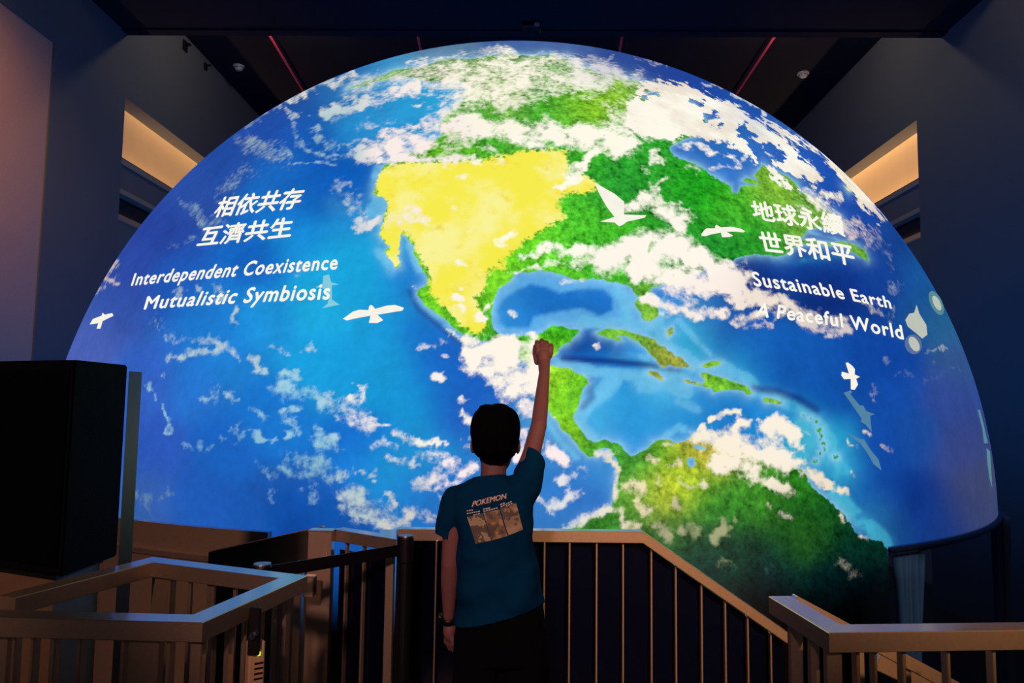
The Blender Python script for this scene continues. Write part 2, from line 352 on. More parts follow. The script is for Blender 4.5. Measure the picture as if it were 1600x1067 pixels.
OCEAN = [(110,560,80,95,185),(130,520,70,92,180),(170,470,52,80,172),(200,420,45,70,165),(250,360,40,65,160),(300,300,42,76,168),(350,240,33,72,162),(420,190,33,72,168),(470,160,35,75,150),
 (230,600,50,92,195),(240,700,42,84,188),(230,780,52,92,175),(300,780,26,86,185),(400,800,20,82,176),(470,820,14,66,160),(350,700,20,95,195),(420,650,20,115,212),(300,600,35,110,208),(350,560,28,125,216),
 (500,560,20,152,222),(560,600,20,150,222),(600,560,25,150,220),(640,620,20,145,215),(680,600,25,110,205),(720,620,25,92,195),(700,560,25,92,195),(660,520,25,112,205),(560,450,25,158,222),(520,430,25,162,226),
 (500,480,28,165,226),(600,480,25,150,220),(640,450,30,120,208),(570,380,25,160,222),(560,340,35,130,208),(540,280,10,88,190),(470,300,20,98,195),(440,330,20,108,205),(400,400,20,95,196),(330,480,28,118,210),
 (280,440,30,85,186),(420,500,28,142,222),(460,370,25,140,220),(560,270,14,88,186),(500,280,14,84,182),(440,280,28,98,190),(560,190,38,138,210),(640,180,40,150,216),(680,150,45,158,218),(600,200,48,140,206),
 (480,200,20,88,186),(530,150,40,108,180),(560,720,20,120,212),(600,730,25,150,222),(640,760,20,120,206),(560,690,15,102,206),(680,780,20,110,202),(500,790,20,86,182),(540,810,15,80,172),(640,720,25,140,215),
 (850,730,30,120,206),(900,750,35,120,212),(920,790,30,104,196),(870,800,40,112,192),(880,690,80,150,216),(950,730,50,135,210),
 (840,470,28,108,200),(900,470,28,112,205),(790,480,45,135,216),(960,470,30,108,200),(1000,470,30,105,205),
 (930,545,20,90,186),(960,555,35,130,212),(900,550,20,94,190),(980,640,34,150,222),(1000,660,25,142,222),(1060,650,30,140,216),(930,650,60,165,228),(1040,610,75,175,230),(1100,640,30,130,212),(1150,640,28,118,206),(1200,640,30,138,215),
 (1250,680,32,155,215),(1290,700,40,160,212),(1310,740,40,140,200),(1340,790,30,110,185),(1370,820,40,110,165),
 (1150,530,20,88,180),(1200,540,20,90,185),(1250,560,20,88,185),(1180,560,20,90,186),(1220,600,16,72,165),(1300,560,18,80,176),(1300,620,15,75,168),(1350,570,14,66,162),(1400,560,14,64,160),(1400,620,18,72,170),
 (1430,680,25,75,162),(1380,700,14,66,165),(1360,760,14,60,155),(1420,780,10,46,138),(1400,830,14,50,132),(1470,800,20,50,125),(1500,700,55,65,132),(1520,780,60,65,115),(1545,760,65,70,110),(1480,620,50,70,148),(1500,560,50,80,140),
 (1450,480,25,75,142),(1440,430,25,85,160),(1480,500,40,100,150),(1400,380,20,60,138),(1380,440,18,58,148),(1330,440,10,36,118),(1260,425,10,36,115),(1200,440,18,42,125),(1290,460,10,36,115),(1240,410,25,90,188),(1290,400,25,82,178),
 (1340,420,25,75,172),(1150,450,25,62,145),(1130,510,25,85,178),(1100,490,60,130,205),(1030,500,85,175,230),(1060,545,40,150,216),(1080,530,60,175,215),(1150,575,50,165,215),(1040,460,40,110,205),
 (1090,240,42,102,192),(1140,270,50,115,206),(1180,250,45,100,192),(1250,240,30,80,182),(1300,290,28,80,182),(1320,320,25,70,172),(1230,290,45,105,196),(1350,350,25,68,160),(1160,210,45,105,190),
 (1050,100,35,62,150),(1100,120,28,66,160),(1180,170,24,68,165),(990,85,45,72,150),(800,72,60,88,160),(880,76,68,92,160),(1240,200,50,90,172),(700,80,90,120,160)]
GREEN = [(1000,250,45,165,45),(1100,300,28,160,28),(1050,330,40,150,40),(960,270,38,148,50),(1150,330,70,180,40),(1210,290,125,182,55),(1260,330,110,170,60),(900,360,80,200,48),(850,390,100,205,40),(960,380,65,180,38),
 (1130,380,28,138,45),(1180,370,38,150,40),(850,170,55,160,38),(900,160,110,190,38),(920,165,140,190,38),(760,180,58,168,38),(780,140,150,185,90),(700,190,95,185,50),(680,225,105,185,40),(920,240,60,180,38),
 (770,450,115,205,40),(780,510,70,182,38),(680,485,110,205,40),(880,520,60,180,30),(890,590,95,210,40),(868,590,185,225,40),(885,620,60,180,38),(895,665,140,202,30),(920,695,60,160,30),(960,700,50,150,40),(975,720,58,150,50),
 (1000,720,40,142,40),(1040,700,70,162,30),(1090,688,225,190,70),(1120,705,165,170,60),(1000,770,110,172,60),(1040,765,205,205,50),(1070,745,170,205,40),(1100,780,38,142,40),(1150,780,38,132,40),(1180,770,70,150,38),
 (1240,780,22,92,28),(1260,740,50,142,30),(1300,800,14,80,30),(1230,830,20,72,24),(1260,830,34,84,24),(1150,850,10,56,42),(1100,850,16,64,46),(960,810,40,132,35),(1050,810,40,110,50),(1200,880,4,46,46),(1100,890,4,50,48),
 (1330,850,4,44,34),(1300,900,2,28,34),(1200,930,1,18,30),(1350,920,1,12,22),(1000,860,16,60,44),(980,900,4,40,44),(1000,950,1,18,30),
 (1000,530,110,182,60),(1035,550,145,160,60),(1055,565,150,152,60),(1130,600,110,190,50),(1070,120,150,170,120),(700,110,120,160,90),(800,100,95,150,80),(900,100,120,165,100),(600,120,130,175,110),(880,190,90,180,60)]
CLOUDC = [(1020,180,255,250,234),(1070,190,255,251,236),(1010,140,252,246,230),(1150,170,252,250,238),(1230,230,252,250,236),(940,200,255,250,232),(800,300,255,252,236),(800,130,252,246,226),(1060,400,255,248,234),(650,225,250,236,230),(480,210,150,190,205),(400,240,150,172,185),(470,150,225,225,215),(300,330,130,158,180),(330,540,180,205,212),(280,640,150,195,215),
 (230,790,105,140,165),(350,740,120,175,205),(480,650,150,205,225),(470,740,140,190,205),(560,615,240,235,230),(560,780,185,205,205),(640,800,205,205,200),(650,690,240,240,230),(720,730,250,235,235),(780,580,255,246,232),(860,700,252,236,236),
 (900,780,220,225,230),(935,800,235,225,205),(1000,770,240,225,180),(1050,830,170,165,130),(1130,830,160,165,120),(1200,880,60,85,80),(1150,720,252,240,218),(1230,680,250,240,222),(1300,760,240,225,200),(1200,500,240,226,212),(1300,510,215,205,200),
 (1090,480,252,238,230),(1130,200,255,252,235),(1330,300,255,250,225),(1330,360,225,205,200),(1380,400,120,140,180),(1450,520,150,160,175),(1450,600,90,120,165),(160,440,205,190,190),(1000,90,190,190,205),(1180,160,190,205,225),(1480,760,60,80,120)]
CLOUD = [  # points, width, density
 ([(502,180),(560,165),(600,152),(650,135)],9,1.05),([(540,150),(600,138),(640,130)],5,.55),([(385,196),(430,168),(480,146)],5,.75),([(450,150),(520,128),(560,116)],6,.75),([(560,128),(640,118),(700,108)],12,.62),([(700,108),(780,104),(860,104)],16,.8),
 ([(640,100),(720,84),(800,78)],6,.65),([(860,100),(930,108),(990,122)],14,.8),([(990,92),(1040,104)],3,.6),([(900,98),(960,92)],4,.7),([(740,125),(800,128),(860,132),(930,138)],16,.85),([(740,150),(790,158),(840,150),(880,138)],14,.72),
 ([(935,150),(985,158),(1010,172)],9,.62),([(960,195),(1010,205),(1050,205)],12,.8),([(560,150),(540,158)],6,.6),([(640,165),(668,158)],4,.55),([(560,200),(620,190)],5,.42),([(700,140),(760,142),(800,142)],14,.75),([(800,112),(870,118),(950,128)],14,.85),([(690,205),(730,205)],10,.8),([(700,235),(730,228)],9,.55),
 ([(672,132),(708,128),(722,138),(715,158),(695,176),(680,190),(672,204)],12,.9),([(735,165),(752,150)],12,.7),([(770,175),(800,165)],7,.6),([(955,170),(1000,176),(1040,178)],9,.55),([(940,188),(990,196),(1040,200)],14,.72),([(980,220),(1010,212),(1040,210)],8,.55),
 ([(562,238),(600,232),(640,226),(672,222)],13,1.15),([(606,214),(634,212),(650,220)],9,1.0),([(660,192),(668,200)],6,.9),([(500,242),(560,240)],6,.65),([(590,248),(640,246),(700,247),(752,252)],6,1.0),([(640,205),(662,198),(680,212)],7,.8),
 ([(462,180),(463,205),(470,228),(490,240),(520,245)],6,.58),([(490,205),(494,218),(515,226)],7,.68),([(530,225),(567,224)],4,.7),([(450,260),(480,259),(520,252)],3,.65),([(385,224),(415,236),(437,240)],13,.62),([(385,275),(420,262),(450,262)],8,.45),([(452,172),(475,178)],4,.6),
 ([(720,192),(760,196),(800,205),(875,210),(950,214),(980,226)],17,1.25),([(960,225),(935,240),(910,258),(886,274)],6,1.1),([(902,268),(888,280),(872,290)],6,1.05),([(700,195),(715,190)],7,.9),([(740,215),(700,212)],9,.6),([(756,230),(776,240),(790,252)],5,.55),
 ([(990,320),(1015,312),(1040,330),(1062,350)],13,1.1),([(1030,306),(1060,322),(1090,342)],4,.7),([(1020,300),(1034,302)],5,.8),([(1018,292),(1042,286)],4,1.0),([(1016,242),(1034,256)],5,.85),([(1008,264),(1016,266)],4,.8),([(1070,260),(1100,274)],5,.6),([(960,330),(1000,320)],8,.6),
 ([(950,408),(985,392),(1030,385),(1075,390),(1095,410),(1120,430),(1145,436)],20,1.3),([(1000,420),(1060,430),(1100,445)],17,1.25),([(850,392),(890,388),(930,396)],8,.95),([(820,402),(850,398)],5,.7),([(860,412),(920,410),(960,412)],7,.75),([(795,420),(850,424)],4,.75),([(920,415),(960,424)],5,.7),([(880,440),(910,444)],4,.6),
 ([(1040,450),(1080,458),(1110,450)],9,.7),([(1010,466),(1040,476),(1070,486),(1125,488)],8,1.0),([(1070,470),(1095,478)],8,.6),([(1145,466),(1178,461),(1211,472),(1245,486),(1285,502),(1315,514)],10,1.15),([(1150,502),(1195,494)],8,1.0),([(1165,516),(1205,510)],4,.75),([(1285,512),(1315,526)],6,.85),([(1300,522),(1290,528)],4,.8),([(1360,475),(1388,500)],6,.62),([(1388,450),(1402,438)],6,.5),([(1395,470),(1392,490)],4,.45),
 ([(1150,148),(1180,166),(1200,178)],3,.8),([(1100,130),(1130,142)],3,.55),([(1200,205),(1240,225)],5,.4),([(1265,300),(1285,320),(1305,345)],9,.85),([(1245,320),(1262,336)],8,.5),([(1312,350),(1350,376)],8,.9),([(1290,345),(1330,358)],6,.6),([(1290,300),(1310,312)],5,.7),([(1330,345),(1370,380),(1392,410)],9,.55),([(1365,360),(1385,390)],8,.5),
 ([(1060,224),(1085,230),(1115,238)],5,.6),([(1118,264),(1165,250)],4,.7),([(1130,240),(1150,250)],5,.5),([(1200,240),(1210,246)],3,.5),
 ([(700,519),(711,526),(740,536)],6,1.0),([(735,553),(765,545),(800,540),(828,548)],14,1.2),([(745,565),(770,570),(800,560),(830,575)],16,1.1),([(778,590),(805,590),(832,590)],16,1.15),([(795,612),(815,620),(832,615)],14,1.05),([(812,635),(824,640)],9,.95),([(800,540),(840,560),(838,620)],14,1.1),
 ([(815,672),(820,700),(815,718)],8,1.0),([(862,700),(885,714)],9,1.0),([(836,690),(832,712)],7,.9),([(848,640),(856,655)],4,.7),([(935,706),(958,712)],8,1.05),([(880,747),(884,744)],9,1.05),([(865,785),(880,778),(900,766)],7,.9),([(840,775),(856,790)],8,.7),
 ([(650,541),(670,538),(690,534)],5,.68),([(692,557),(693,558)],5,1.1),([(684,590),(692,594)],6,1.15),([(720,625),(722,626)],6,1.1),([(730,650),(738,662)],6,1.15),([(722,642),(727,647)],4,.95),([(726,680),(736,683)],5,1.0),([(711,462),(713,463)],7,1.2),([(752,492),(754,494)],7,1.2),([(716,482),(717,483)],5,1.0),([(722,444),(724,445)],5,.9),([(800,492),(806,497)],5,1.1),([(827,522),(829,523)],6,1.1),([(764,476),(762,477)],5,1.1),([(932,542),(933,543)],4,1.15),([(652,446),(654,447)],4,.95),
 ([(776,375),(800,368)],6,1.05),([(775,382),(790,385)],5,.9),([(600,342),(640,342),(660,345)],10,.85),([(560,348),(590,342)],7,1.05),([(604,352),(630,355)],9,.6),([(720,278),(735,276)],5,.6),([(640,330),(670,340)],9,.5),([(718,410),(732,420)],6,.6),([(700,320),(720,325)],8,.4),
 ([(562,606),(562,622)],7,1.25),([(549,627),(556,632)],6,1.15),([(440,606),(452,612)],6,.85),([(440,608),(490,622),(535,640),(575,662)],12,.68),([(445,640),(472,645)],5,.8),([(448,655),(468,668)],7,.62),([(536,648),(560,662)],8,.7),([(575,665),(602,661)],4,.85),
 ([(495,684),(515,692)],11,.85),([(455,728),(480,715),(500,735),(485,755),(505,748)],17,.66),([(405,720),(420,740),(430,750)],7,.62),([(470,760),(485,775)],8,.6),([(545,770),(562,782),(585,800)],15,.75),([(555,800),(590,805),(630,815)],17,.72),([(645,798),(625,820),(600,818)],10,.95),([(612,775),(625,790)],6,.9),([(530,792),(545,802)],6,.6),
 ([(525,733),(526,734)],5,1.0),([(542,738),(543,739)],5,.95),([(528,746),(530,747)],4,.85),([(585,752),(590,750)],4,1.0),([(560,733),(562,735)],5,.7),([(575,742),(590,735)],5,.6),([(608,720),(640,725)],8,.55),([(638,723),(642,724)],5,.9),
 ([(615,672),(630,682),(645,688),(665,694)],6,.98),([(677,690),(679,696)],7,1.2),([(694,690),(697,693)],5,1.1),([(585,695),(615,698)],6,.6),([(650,715),(675,716)],9,.6),([(655,760),(672,752),(686,742)],10,.8),([(695,718),(705,728),(716,732)],9,1.15),([(728,742),(742,735)],9,1.1),([(690,760),(710,752)],7,.7),([(690,780),(692,790)],7,.7),([(730,700),(734,704)],5,.6),([(660,800),(685,812)],9,.6),
 ([(230,602),(236,612),(246,626)],4,.75),([(256,636),(262,655),(268,678)],3.5,.9),([(330,603),(335,622)],9,.68),([(345,610),(372,626)],5,.7),([(318,628),(322,632)],5,.6),([(362,672),(368,665),(374,680),(366,692)],4,.72),([(385,672),(410,683)],4,.8),([(444,678),(446,680)],5,.98),([(424,684),(426,686)],4,.8),([(345,680),(347,684)],4,.7),([(290,700),(312,697)],6,.62),([(325,697),(330,695)],4,.7),([(390,640),(415,652)],5,.65),([(215,775),(235,785),(255,772)],9,.55),([(420,770),(425,780)],7,.5),([(262,588),(263,592)],4,.7),
 ([(263,525),(295,530),(325,525)],6,.7),([(265,557),(310,550),(345,538),(375,562)],6,.8),([(335,528),(348,540)],7,.8),([(400,556),(405,575),(415,572)],5,.85),([(367,488),(370,512)],5,.85),([(235,497),(255,510),(250,500)],8,.55),([(275,455),(280,458)],7,.8),([(304,452),(308,455)],5,.8),([(340,455),(350,465)],7,.95),([(170,436),(186,444)],6,1.0),([(150,450),(165,435),(180,410)],5,.75),([(430,545),(450,550)],5,.6),([(480,545),(490,540)],5,.7),([(440,585),(470,588)],4,.7),
 ([(285,318),(300,325),(318,345),(325,360)],9,.66),([(275,385),(300,372)],6,.66),([(330,345),(360,350)],8,.4),([(340,300),(380,270)],12,.5),([(520,300),(535,285)],5,.55),([(545,310),(560,330)],14,.45),([(465,420),(470,430)],4,.5),
 ([(1105,647),(1125,648),(1152,644)],5,1.1),([(1092,665),(1096,665)],4,1.0),([(1140,674),(1155,665),(1168,662)],9,1.15),([(1190,652),(1192,656)],6,1.1),([(1195,668),(1215,662),(1232,672),(1248,680)],12,1.25),([(1205,680),(1215,690)],10,.9),([(1250,690),(1245,700)],8,.85),([(1150,690),(1195,695)],8,.6),
 ([(1100,684),(1135,696),(1172,708),(1210,716),(1235,728)],14,1.15),([(1115,716),(1150,728),(1185,742)],12,1.2),([(1205,752),(1238,766)],9,1.2),([(1262,738),(1280,748),(1296,756)],8,1.05),([(1309,764),(1313,768)],7,1.2),([(1080,690),(1090,684)],4,.6),([(1325,768),(1330,772)],4,.8),
 ([(1012,712),(1030,722)],6,.85),([(1058,731),(1066,731)],5,1.05),([(1094,748),(1097,754)],5,1.05),([(990,760),(1005,770)],9,.82),([(1000,785),(1018,796)],8,1.1),([(1055,786),(1065,792)],6,1.1),([(1030,750),(1028,754)],5,.8),([(1046,694),(1048,696)],5,1.0),([(1024,824),(1045,835)],9,.85),([(1075,825),(1090,840)],9,.8),([(1138,812),(1128,832),(1118,846)],8,1.0),([(1192,790),(1196,794)],4,1.0),([(1218,802),(1226,808)],5,1.0),([(1000,825),(970,822)],8,.8),([(1310,805),(1316,812)],4,.8),([(1350,838),(1354,842)],4,.9),([(1205,885),(1215,890)],5,.7),([(1130,880),(1150,885)],8,.55),([(1310,880),(1335,890)],8,.55),([(1190,885),(1192,905)],6,.5),([(1085,760),(1065,752)],5,.6),
 ([(962,708),(967,725),(968,752),(963,778)],5,.95),([(955,792),(930,800),(905,812),(882,826)],6,.98),([(968,800),(975,806)],6,.9),([(905,735),(912,740)],8,.5),
 ([(1450,548),(1476,546)],3,.75),([(1462,566),(1472,572)],3,.7),([(1362,604),(1366,612)],4,.8),([(1360,616),(1362,622)],3,.7),([(1388,560),(1392,566)],4,.5),([(1348,672),(1356,675)],4,.85),([(1332,686),(1334,692)],4,.85),([(1382,704),(1390,706)],4,.6),([(1338,738),(1342,742)],4,.5),([(1500,580),(1440,600)],4,.35),([(1408,590),(1420,580)],4,.5),([(1445,590),(1450,592)],4,.6)]

def seg_d2(x, y, ax, ay, bx, by):
    dx, dy = bx - ax, by - ay; L = dx * dx + dy * dy + 1e-9
    t = np.clip(((x - ax) * dx + (y - ay) * dy) / L, 0, 1)
    return (x - ax - t * dx) ** 2 + (y - ay - t * dy) ** 2
def poly_sd(x, y, poly, lim=40.0):
    """signed distance (inside positive) limited to +-lim"""
    p = np.array(poly, float); out = np.full(x.shape, -lim)
    m = (x > p[:, 0].min() - lim) & (x < p[:, 0].max() + lim) & (y > p[:, 1].min() - lim) & (y < p[:, 1].max() + lim)
    xs, ys = x[m], y[m]
    d2 = np.full(xs.shape, lim * lim); ins = np.zeros(xs.shape, bool)
    for i in range(len(p)):
        ax, ay = p[i]; bx, by = p[(i + 1) % len(p)]
        if ay != by:
            cr = (ys < max(ay, by)) & (ys >= min(ay, by))
            ix = np.nonzero(cr)[0]
            tt = ax + (ys[ix] - ay) * (bx - ax) / (by - ay)
            ins[ix] ^= (xs[ix] < tt)
        near = np.nonzero((xs > min(ax, bx) - lim) & (xs < max(ax, bx) + lim) & (ys > min(ay, by) - lim) & (ys < max(ay, by) + lim))[0]
        if len(near):
            d2[near] = np.minimum(d2[near], seg_d2(xs[near], ys[near], ax, ay, bx, by))
    d = np.sqrt(d2); out[m] = np.where(ins, d, -d); return out
def stroke(x, y, pts, w, acc, val):
    a = np.array(pts, float); R = w * 2.3
    m = np.nonzero((x > a[:, 0].min() - R) & (x < a[:, 0].max() + R) & (y > a[:, 1].min() - R) & (y < a[:, 1].max() + R))[0]
    if not len(m): return
    xs, ys = x[m], y[m]; d2 = np.full(xs.shape, 1e9)
    for i in range(len(a) - 1):
        d2 = np.minimum(d2, seg_d2(xs, ys, a[i, 0], a[i, 1], a[i + 1, 0], a[i + 1, 1]))
    acc[m] = np.maximum(acc[m], val * np.exp(-(d2 / (w * w)) ** 1.3 * 0.8))
def idw(x, y, S, power=3.2):
    S = np.array(S, float); col = np.array([srgb(*s[2:]) for s in S]); num = np.zeros((len(x), 3)); den = np.zeros(len(x))
    for s, c in zip(S, col):
        d2 = (x - s[0]) ** 2 + (y - s[1]) ** 2
        w = np.exp(-d2 / (2 * 26.0 ** 2)) + 0.02 * np.exp(-d2 / (2 * 60.0 ** 2)) + 1e-4 * np.exp(-d2 / (2 * 150.0 ** 2)) + 1e-12
        num += w[:, None] * c; den += w
    return num / den[:, None]
_rng = np.random.default_rng(7)
_LAT = _rng.random((128, 128))
def vnoise(x, y, wl, ox=0.0):
    u = x / wl + ox; v = y / wl + ox * 1.7
    i = np.floor(u).astype(int); j = np.floor(v).astype(int); fu = u - i; fv = v - j
    fu = fu * fu * (3 - 2 * fu); fv = fv * fv * (3 - 2 * fv)
    g = lambda a, c: _LAT[(i + a) % 128, (j + c) % 128]
    return (g(0, 0) * (1 - fu) + g(1, 0) * fu) * (1 - fv) + (g(0, 1) * (1 - fu) + g(1, 1) * fu) * fv - 0.5
def fbm(x, y, wl, n=4, ox=0.0):
    s = 0.0; a = 1.0
    for k in range(n): s = s + a * vnoise(x, y, wl / 2 ** k, ox + 13.7 * k); a *= 0.55
    return s
def ss(a, b, t):
    t = np.clip((t - a) / (b - a), 0, 1); return t * t * (3 - 2 * t)
def lerp(a, b, t): return a + (b - a) * t[:, None]

def paint(me, co, nrm):
    """store the picture's fields on the mesh's points"""
    x, y = project(co)
    tocam = EYE - co; tocam /= np.linalg.norm(tocam, axis=1)[:, None]
    front = ss(0.0, 0.03, (nrm * tocam).sum(1))
    N = len(co); F = np.nonzero(front > 0)[0]
    land = np.full(N, -40.0); ice = np.full(N, -40.0); cloud = np.zeros(N)
    oc = np.tile(np.array(srgb(25, 90, 185)), (N, 1)); lc = np.tile(np.array(srgb(50, 150, 45)), (N, 1)); cc = np.tile(np.array(srgb(240, 235, 225)), (N, 1))
    X, Y = x[F], y[F]
    ld = np.full(len(F), -40.0)
    XC, YC = X + 5.0 * fbm(X, Y, 16, 3, 3.1), Y + 5.0 * fbm(X, Y, 16, 3, 9.3)
    for p in LAND: ld = np.maximum(ld, poly_sd(XC, YC, p))
    for p in LAKES: ld = np.minimum(ld, -poly_sd(X, Y, p))
    ic = np.full(len(F), -40.0)
    for p in ICE: ic = np.maximum(ic, poly_sd(XC, YC, p, 25))
    for p in HOLES:
        h = poly_sd(X, Y, p, 25); ic = np.minimum(ic, -h); ld = np.minimum(ld, -h)
    o = idw(X, Y, OCEAN) * np.array([0.95, 1.06, 0.96])
    g = idw(X, Y, GREEN)
    gulf = np.minimum(poly_sd(X, Y, GULF, 30), -poly_sd(X, Y, GDEEP, 30))
    o = lerp(o, np.array(srgb(92, 172, 230)), ss(-3, 3, gulf) * 0.9)
    sh = np.zeros(len(F))
    for pts, w, v in SHELF: stroke(X, Y, pts, w, sh, v)
    sh = 0.45 * sh + 0.55 * ss(0.24, 0.52, sh * (1.0 + 0.9 * fbm(X, Y, 18, 4, 33.0)))
    o = lerp(o, lerp(np.tile(np.array(srgb(105, 190, 230)), (len(F), 1)), np.array(srgb(72, 188, 214)), ss(1120, 1230, X)), sh * 0.9 * (0.6 + 0.4 * ss(1420, 1300, X)) )
    tr = np.zeros(len(F))
    for pts, w, v in TRENCH: stroke(X, Y, pts, w, tr, v)
    o = lerp(o, np.array(srgb(12, 45, 130)), tr)
    halo = np.exp(-np.clip(-ld, 0, 40) / 5.0) * ss(1420, 1300, X) * ss(850, 800, Y)
    o = lerp(o, np.array(srgb(150, 205, 235)), halo * 0.75)
    yl = poly_sd(X, Y, YELLOW, 30)
    cl = np.zeros(len(F))
    XW, YW = X + 16.0 * fbm(X, Y, 26, 4, 21.0) + 9 * vnoise(X, Y, 9, 2.2), Y + 13.0 * fbm(X, Y, 26, 4, 47.0) + 7 * vnoise(X, Y, 8, 5.2)
    for pts, w, v in CLOUD: stroke(XW, YW, pts, w * 1.18, cl, v)
    cl = cl * (1.0 + 0.75 * fbm(X, Y, 20, 3, 71.0))
    land[F] = ld; ice[F] = ic; cloud[F] = cl * front[F]
    oc[F] = lerp(oc[F], o, front[F]); lc[F] = lerp(lc[F], g, front[F]); cc[F] = lerp(cc[F], idw(X, Y, CLOUDC), front[F])
    land = land * front + (-40) * (1 - front); ice = ice * front - 40 * (1 - front)
    # the projected picture ends a little below the dome's rim
    k = np.where(co[:, 2] < DC[2] - 1e-4, ss(-0.12, 0.45, co[:, 2]) ** 1.3, 1.0)
    for name, arr in (('ocean_colour', oc), ('land_colour', lc), ('cloud_colour', cc)):
        at = me.attributes.new(name, 'FLOAT_COLOR', 'POINT')
        at.data.foreach_set('color', np.concatenate([arr * k[:, None], np.ones((N, 1))], 1).astype(np.float32).ravel())
    for name, arr in (('land', land), ('ice', ice), ('cloud', cloud), ('yellow', None)):
        if arr is None:
            arr = np.full(N, -30.0); arr[F] = np.where(front[F] > 0.5, yl, -30.0)
        at = me.attributes.new(name, 'FLOAT', 'POINT'); at.data.foreach_set('value', arr.astype(np.float32))

def screen_material():
    m = bpy.data.materials.new('globe_picture'); m.use_nodes = True; nt = m.node_tree; nt.nodes.clear(); L = nt.links.new
    def node(t, **kw):
        n = nt.nodes.new(t)
        for k, v in kw.items(): setattr(n, k, v)
        return n
    def math_(op, a, b=None, clamp=False):
        n = node('ShaderNodeMath', operation=op, use_clamp=clamp)
        for i, v in enumerate((a, b)):
            if v is None: continue
            if hasattr(v, 'links'): L(v, n.inputs[i])
            else: n.inputs[i].default_value = v
        return n.outputs[0]
    def attr(name, out): return node('ShaderNodeAttribute', attribute_name=name).outputs[out]
    def rng(v, a, b, c=0.0, d=1.0):
        n = node('ShaderNodeMapRange', interpolation_type='SMOOTHSTEP'); L(v, n.inputs[0])
        for i, q in enumerate((a, b, c, d)): n.inputs[i + 1].default_value = q
        return n.outputs[0]
    def mix(f, a, b, blend='MIX'):
        n = node('ShaderNodeMix', data_type='RGBA', blend_type=blend, clamp_factor=True)
        for s, v in ((0, f), (6, a), (7, b)):
            if hasattr(v, 'links'): L(v, n.inputs[s])
            elif isinstance(v, tuple): n.inputs[s].default_value = v
            else: n.inputs[s].default_value = v
        return n.outputs[2]
    tc = node('ShaderNodeTexCoord').outputs['Object']
    def noise_(scale, detail, rough=0.55, dist=0.0, z=1.0):
        mp = node('ShaderNodeMapping'); L(tc, mp.inputs[0]); mp.inputs['Scale'].default_value = (1, 1, z)
        n = node('ShaderNodeTexNoise'); L(mp.outputs[0], n.inputs['Vector'])
        n.inputs['Scale'].default_value = scale; n.inputs['Detail'].default_value = detail; n.inputs['Roughness'].default_value = rough; n.inputs['Distortion'].default_value = dist
        return n.outputs[0]
    n1 = noise_(2.6, 6, 0.62); n2 = noise_(16, 5, 0.6); n3 = noise_(5.5, 9, 0.66, 0.6, 1.5); n4 = noise_(34, 3, 0.6); n5 = noise_(6.5, 4, 0.6)
    c = lambda n: math_('SUBTRACT', n, 0.5)
    # water
    gain = math_('ADD', math_('MULTIPLY', c(n1), 0.55), math_('MULTIPLY', c(n2), 0.35))
    gain = math_('ADD', gain, 1.0)
    g3 = node('ShaderNodeCombineXYZ'); [L(gain, g3.inputs[i]) for i in range(3)]
    water = mix(1.0, attr('ocean_colour', 0), g3.outputs[0], 'MULTIPLY')
    # land
    gl = math_('ADD', math_('MULTIPLY', c(n2), 2.0), math_('MULTIPLY', c(n4), 1.5))
    gl = math_('ADD', gl, math_('MULTIPLY', c(n5), 1.5))
    gl = math_('MAXIMUM', math_('ADD', gl, 1.0), 0.12)
    g4 = node('ShaderNodeCombineXYZ'); L(math_('POWER', gl, 1.3), g4.inputs[0]); L(gl, g4.inputs[1]); L(gl, g4.inputs[2])
    ground = mix(1.0, attr('land_colour', 0), g4.outputs[0], 'MULTIPLY')
    yv = math_('ADD', attr('yellow', 2), math_('MULTIPLY', c(n2), 17.0)); yv = math_('ADD', yv, math_('MULTIPLY', c(n4), 15.0))
    pale = mix(rng(n1, 0.42, 0.66), (*srgb(247, 236, 78), 1), (*srgb(250, 243, 150), 1))
    pale = mix(rng(n5, 0.56, 0.80), pale, (*srgb(238, 214, 60), 1))
    ground = mix(rng(yv, -3.0, 3.0), ground, pale)
    ld = math_('ADD', attr('land', 2), math_('MULTIPLY', c(n4), 9.0))
    shore = mix(rng(ld, -1.4, 1.4), water, ground)
    ice = math_('ADD', attr('ice', 2), math_('MULTIPLY', c(n2), 16.0)); ice = math_('ADD', ice, math_('MULTIPLY', c(n5), 26.0))
    icec = mix(rng(n1, 0.38, 0.62), mix(1.0, attr('cloud_colour', 0), (0.86, 0.80, 0.78, 1), 'MULTIPLY'), attr('cloud_colour', 0))
    shore = mix(rng(ice, -1.2, 1.2), shore, icec)
    # cloud
    cd = attr('cloud', 2)
    cv = math_('ADD', cd, math_('MULTIPLY', c(n3), 1.5))
    cv = math_('ADD', cv, math_('MULTIPLY', c(n2), 1.5))
    cv = math_('ADD', cv, math_('MULTIPLY', c(n4), 0.7))
    ca = rng(cv, 0.22, 1.18)
    ca = math_('MULTIPLY', ca, rng(cd, 0.04, 0.34))
    ca = math_('MAXIMUM', ca, rng(math_('ADD', cd, math_('MULTIPLY', c(n2), 0.5)), 0.80, 1.12))
    out = mix(ca, shore, attr('cloud_colour', 0))
    em = node('ShaderNodeEmission'); L(out, em.inputs[0]); em.inputs[1].default_value = 1.0
    df = node('ShaderNodeBsdfDiffuse'); df.inputs[0].default_value = (0.02, 0.02, 0.025, 1)
    ad = node('ShaderNodeAddShader'); L(em.outputs[0], ad.inputs[0]); L(df.outputs[0], ad.inputs[1])
    o = node('ShaderNodeOutputMaterial'); L(ad.outputs[0], o.inputs[0])
    m.cycles.emission_sampling = 'NONE'
    return m
M_SCREEN = screen_material()

